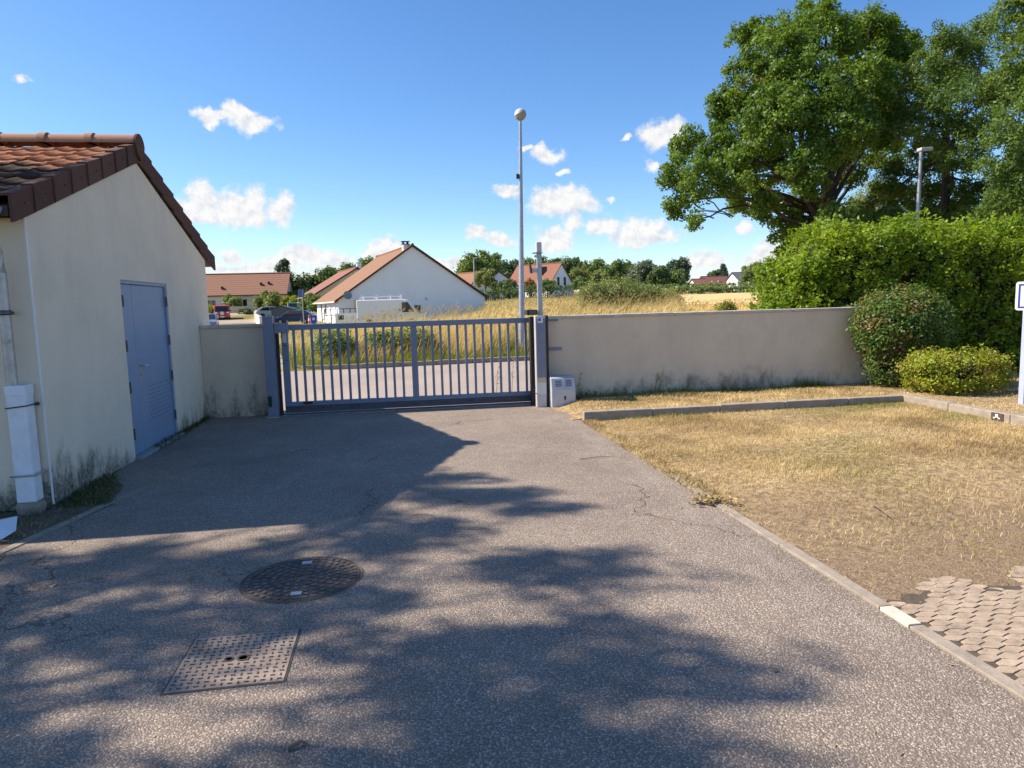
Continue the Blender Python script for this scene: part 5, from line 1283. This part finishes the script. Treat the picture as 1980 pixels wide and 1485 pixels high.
# red minibus facing us on the side road
x_ = at(425, 610, 100).x; RM = T_((x_, 101.5, zl(425, 100))) @ RZm(-78)
rv = car('minibus', 'red minibus parked facing the camera on the side road', 'van', RM, 4.4, 1.9, 1.95, 'red_paint', [(-2.2, .3), (2.2, .3), (2.2, .95), (2.02, 1.05), (1.72, 1.88), (1.5, 1.95), (-2.1, 1.95), (-2.2, 1.8)], [((2.0, 1.12), (1.76, 1.80), 1.62)], [[(1.9, 1.1), (1.65, 1.75), (.9, 1.75), (.9, 1.1)], [(.8, 1.1), (.8, 1.75), (-1.9, 1.75), (-1.9, 1.1)]], (1.4, -1.4), .33)
m_ = MB(RM); m_.lathe([(.26, 0), (.26, .02)], (2.2, 0, .88), 16, 'X'); m_.build('front_emblem', MT['curtain'], rv)
MB(RM).box(2.195, 2.215, -.55, .55, .60, .70).build('grille', MT['black'], rv)
carprof = [(-2.05, .28), (2.05, .28), (2.05, .66), (1.25, .88), (.45, 1.40), (.1, 1.47), (-1.2, 1.45), (-1.85, 1.0), (-2.05, .85)]
cg = [[(1.12, .93), (.42, 1.35), (-.25, 1.38), (-.25, .93)], [(-.33, .93), (-.33, 1.38), (-1.15, 1.36), (-1.6, .98)]]
cr_ = [((1.24, .90), (.47, 1.39), 1.4), ((-1.84, 1.02), (-1.22, 1.44), 1.35)]
x_ = at(570, 610, 78).x; car('estate_car', 'dark navy blue car parked behind the left end of the gate', 'car', T_((x_, 78, zl(566, 78))) @ RZm(172), 4.1, 1.75, 1.47, 'navy_paint', carprof, cr_, cg, (1.3, -1.25))
x_ = at(404, 620, 78).x; car('small_car', 'pale grey blue car peeping over the short wall beside the shed', 'car', T_((x_, 78, -.1)) @ RZm(-80), 3.9, 1.68, 1.4, 'ice_paint', carprof, cr_, cg, (1.25, -1.2))
x_ = at(566, 595, 100).x; car('green_van', 'dark green van seen end on behind the garden shelter', 'van', T_((x_, 102, .4)) @ RZm(-84), 4.4, 1.85, 2.1, 'green_paint', vanprof(4.4, 2.1), [((1.58, 1.16), (1.02, 1.95), 1.55)], [[(1.5, 1.14), (1.0, 1.85), (.5, 1.85), (.5, 1.14)]], (1.4, -1.4), .33)
x_ = at(524, 602, 98).x; car('silver_car', 'silver car partly hidden behind the low sunlit wall', 'car', T_((x_, 98, .55)) @ RZm(20), 4.0, 1.7, 1.45, 'grey_paint', carprof, cr_, cg, (1.25, -1.25))
# garden shelter with a dark felt roof
def shelter():
    Y = 90; a, b = at(524, 598, Y), at(566, 598, Y); zt = at(545, 592.5, Y).z; ze = at(545, 598, Y).z; xm = (a.x+b.x)/2; z0 = float(terr(xm, Y))-.1
    t = thing('garden_shelter', 'dark grey garden shed with a low pitched roof behind the gate post', 'shed', (xm, Y, z0))
    MB().ext([(a.x, Y, z0), (b.x, Y, z0), (b.x, Y, ze), (xm, Y, zt), (a.x, Y, ze)], (0, 2.4, 0)).build('wall', MT['shelter'], t)
    m_ = MB()
    for s, x in ((-1, a.x-.15), (1, b.x+.15)): m_.ext([(xm, Y-.15, zt+.10), (x, Y-.15, ze+.05), (x, Y-.15, ze-.01), (xm, Y-.15, zt+.03)], (0, 2.7, 0))
    m_.build('roof', MT['slate'], t)
shelter()
# street sign seen edge on, bollard and bin
Y = 50; p = at(586, 600, Y); zt = at(586, 560, Y).z
sn = thing('street_sign', 'blue street sign on a thin grey pole behind the left of the gate', 'sign', (p.x, Y, -.02)); MB().tube([(p.x, Y, -.05), (p.x, Y, zt)], .035, 8).build('pole', MT['galv'], sn)
MS = T_((p.x-.04, Y-.05, 0)) @ RZm(62); MB(MS).box(-.30, .30, -.015, .015, zt-.52, zt+.02).build('panel', MT['sign_blue'], sn); MB(MS).box(-.30, .30, .016, .022, zt-.52, zt+.02).build('panel_back', MT['far_grey'], sn)
p = at(598, 615, 74); z0 = float(terr(p.x, 74)); bo = thing('bollard', 'orange and white marker bollard beside the blue bin', 'bollard', (p.x, 74, z0))
MB().lathe([(.26, 0), (.26, .05), (.16, .06), (.13, .45)], (p.x, 74, z0), 14).build('base', MT['orange'], bo); MB().lathe([(.13, .451), (.11, .70)], (p.x, 74, z0), 14).build('white_band', MT['white'], bo); MB().lathe([(.11, .701), (.07, 1.08)], (p.x, 74, z0), 14).build('top', MT['orange'], bo)
p = at(607, 617, 73); z0 = float(terr(p.x, 73)); bi = thing('bin', 'small blue bin beside the orange bollard', 'bin', (p.x, 73, z0))
m_ = MB(); m_.ext([(p.x-.26, 72.75, z0), (p.x+.26, 72.75, z0), (p.x+.30, 72.75, z0+.9), (p.x-.30, 72.75, z0+.9)], (0, .5, 0)); m_.build('body', MT['blue_bin'], bi, bevel=.02); MB().box(p.x-.33, p.x+.33, 72.7, 73.3, z0+.901, z0+.97).build('lid', MT['blue_bin'], bi); MB().box(p.x-.12, p.x+.10, 72.735, 72.748, z0+.5, z0+.75).build('sticker', MT['white'], bi)

# ------------------------------------------------------------------ distant trees, bushes and hedges
def far_tree(label, px, pt, pb, w, Y, mat, seed, cr=None, conifer=False, group='trees beyond the gate', name='tree', n=9):
    a = at(px, pt, Y); b = at(px, pb, Y); r = w*Y/F_PX*.5; zc = (a.z+b.z)/2; rz_ = (a.z-b.z)/2; rnd = random.Random(seed)
    zg = float(terr(a.x, Y))
    if conifer:
        L = []; m = 8
        for k in range(m):
            t = k/(m-1); z = b.z+(a.z-b.z)*t; rr = r*(1-.62*t**1.4)
            for q in range(5 if t < .7 else 2):
                an = rnd.uniform(0, 6.28); L.append((a.x+rr*.45*math.cos(an), Y+rr*.45*math.sin(an), z-rr*.2, max(.45, rr*.75)))
    else: L = auto_lobes((a.x, Y, zc), r, rz_, n, rnd)
    s = cr or max(.45, r*.20)
    tree(name, label, (a.x, Y, zg), L, mat, s, 7, 34, s*.62, s*.36, max(.12, r*.07), seed, zc, group=group, inner=.35)
FT = [
 ('tall dark conifer behind the right end of the long brown roof', 546, 508, 590, 50, 150, 'conifer', True), ('round dark green tree between the brown and orange roofs', 603, 522, 590, 78, 128, 'far2', False),
 ('lighter green tree just left of the second orange roof', 648, 513, 575, 60, 140, 'far1', False), ('green tree rising behind the orange roof slope', 722, 494, 560, 56, 135, 'far1', False), ('green tree top at the far left of the pair of houses', 680, 505, 560, 44, 160, 'far1', False),
 ('tall double crowned tree right of the white gable house', 918, 490, 560, 66, 165, 'far1', False), ('taller tree crown left of the globe lamp post', 946, 487, 560, 48, 170, 'far1', False),
 ('dark tree just left of the globe lamp post', 985, 503, 560, 56, 185, 'far2', False), ('tree behind the globe lamp post and red roof', 1032, 499, 560, 60, 190, 'far1', False), ('low tree behind the red roof ridge', 1068, 503, 560, 50, 200, 'far2', False),
 ('tree rising behind the white gable end of the red roofed house', 1100, 498, 560, 54, 190, 'far2', False), ('pale tree right of the red roofed house', 1120, 517, 560, 44, 170, 'far3', False), ('broad tree right of the red roofed house', 1143, 503, 560, 56, 195, 'far1', False), ('smaller tree filling the dip in the tree line', 1172, 517, 560, 40, 180, 'far1', False),
 ('broad domed tree in the middle of the tree line', 1202, 503, 560, 62, 195, 'far1', False), ('blue grey cedar in the middle of the tree line', 1242, 507, 562, 56, 180, 'far4', False), ('dark round tree right of the blue grey cedar', 1274, 514, 562, 46, 175, 'far2', False), ('single tall pine at the right end of the tree line', 1313, 498, 550, 46, 190, 'conifer', False), ('lower green tree at the foot of the tall pine', 1303, 524, 560, 50, 180, 'far1', False),
 ('dark rounded tree behind the dark red roof', 1384, 523, 555, 32, 225, 'far2', False), ('pointed conifer behind the dark red roof', 1399, 515, 556, 26, 222, 'conifer', True), ('small dark tree left of the slate roof', 1418, 530, 556, 16, 225, 'far2', False),
 ('green tree behind the flat roofed building', 1452, 509, 550, 36, 215, 'far3', False), ('bright low tree beside the slate roof', 1450, 523, 552, 38, 178, 'far1', False), ('grey green tree above the flat roofed building', 1478, 512, 550, 30, 220, 'far4', False), ('small pointed conifer left of the oak', 1493, 517, 550, 18, 215, 'conifer', True)]
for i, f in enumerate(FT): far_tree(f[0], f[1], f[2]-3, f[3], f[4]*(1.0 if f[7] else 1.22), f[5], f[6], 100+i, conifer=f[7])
FB = [
 ('rounded garden bush left of the porch of the long house', 448, 570, 604, 42, 114, 'far1'), ('large pale garden bush right of the porch', 517, 561, 608, 52, 104, 'far3'), ('bright green garden bush below the end of the brown roof', 556, 570, 604, 44, 116, 'lime'), ('green bush beside the white house gable corner', 602, 560, 614, 44, 96, 'far1'),
 ('tall pale green bush under the orange roof edge', 575, 556, 604, 40, 122, 'far1'), ('yellow green bush at the corner of the shed', 404, 590, 612, 20, 104, 'lime'), ('dark shrub along the garden wall of the long house', 476, 596, 611, 36, 110, 'far2'),
 ('pale bushy shrub right of the far lamp post', 938, 512, 562, 40, 128, 'far3'), ('dark bush below the orange roof', 963, 538, 572, 36, 126, 'far2'), ('dark bush left of the globe lamp post', 985, 538, 575, 34, 122, 'far2'), ('rust coloured bush right of the globe lamp post', 1024, 537, 566, 24, 122, 'rust'), ('bright bush in front of the red roofed house', 1058, 538, 566, 34, 124, 'far1'), ('pale shrub at the foot of the white gable end', 1122, 533, 562, 30, 128, 'far1'),
 ('green shrub left of the blue grey cedar', 1160, 522, 560, 50, 150, 'far3'), ('grey shrubs below the blue grey cedar', 1225, 530, 562, 44, 160, 'far4'), ('small green bush left of the dark red roof', 1324, 543, 562, 22, 180, 'far1')]
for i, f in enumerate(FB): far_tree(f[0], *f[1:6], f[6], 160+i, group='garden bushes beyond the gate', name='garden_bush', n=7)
def far_hedge(label, x0, x1, pt, pb, Y, mat, seed, depth=2.0, Y1=None, slope=0):
    rng = np.random.default_rng(seed); a = at(x0, pt, Y); b = at(x1, pt+slope, Y1 or Y); n = int(abs(b.x-a.x)*16)
    u = rng.random(n); x = a.x+(b.x-a.x)*u; y = Y+((Y1 or Y)-Y)*u+rng.uniform(-.5, .5, n)*depth; zt = a.z+(b.z-a.z)*u
    zg = terr(x, y); h = (zt-zg)*(.86+.14*patch(x, y, 1.1, seed)); z = zg+h*rng.random(n)**.6
    cl = np.stack([x, y, z, np.full(n, .32)], 1); t = thing('field_hedge', label, 'hedge', (float((a.x+b.x)/2), Y, float(zg.mean())))
    V, F = clumps_to_leaves(cl, np.array([(a.x+b.x)/2, Y, zg.mean()]), 20, .26, .15, rng, .1)
    np_mesh('foliage', V, F, MT[mat], t, origin=tuple(ORI[t]))
    m_ = MB(); P = []
    for k in range(24):
        q = k/23; xx = a.x+(b.x-a.x)*q; yy = Y+((Y1 or Y)-Y)*q; m_.tube([(xx, yy, float(terr(xx, yy))-.05), (xx+.1, yy, float(terr(xx, yy))+.7)], [.06, .03], 5)
    m_.build('stems', MT['bark'], t)
far_hedge('long clipped hedge across the field right of the thicket', 1290, 1560, 553, 572, 118, 'far1', 201, 2.2, slope=-2)
far_hedge('dark hedge below the red roofed house', 1008, 1112, 547, 566, 118, 'far2', 202, 2.2)
far_hedge('lower dark hedge left of the globe lamp post', 922, 1004, 556, 572, 116, 'far2', 203, 2.4, slope=2)
far_hedge('green scrub line behind the field hedge on the skyline', 1340, 1530, 545, 560, 150, 'far3', 204, 3, slope=-3)
far_hedge('green scrub line below the middle tree line', 1120, 1345, 545, 562, 140, 'far1', 205, 3, slope=2)
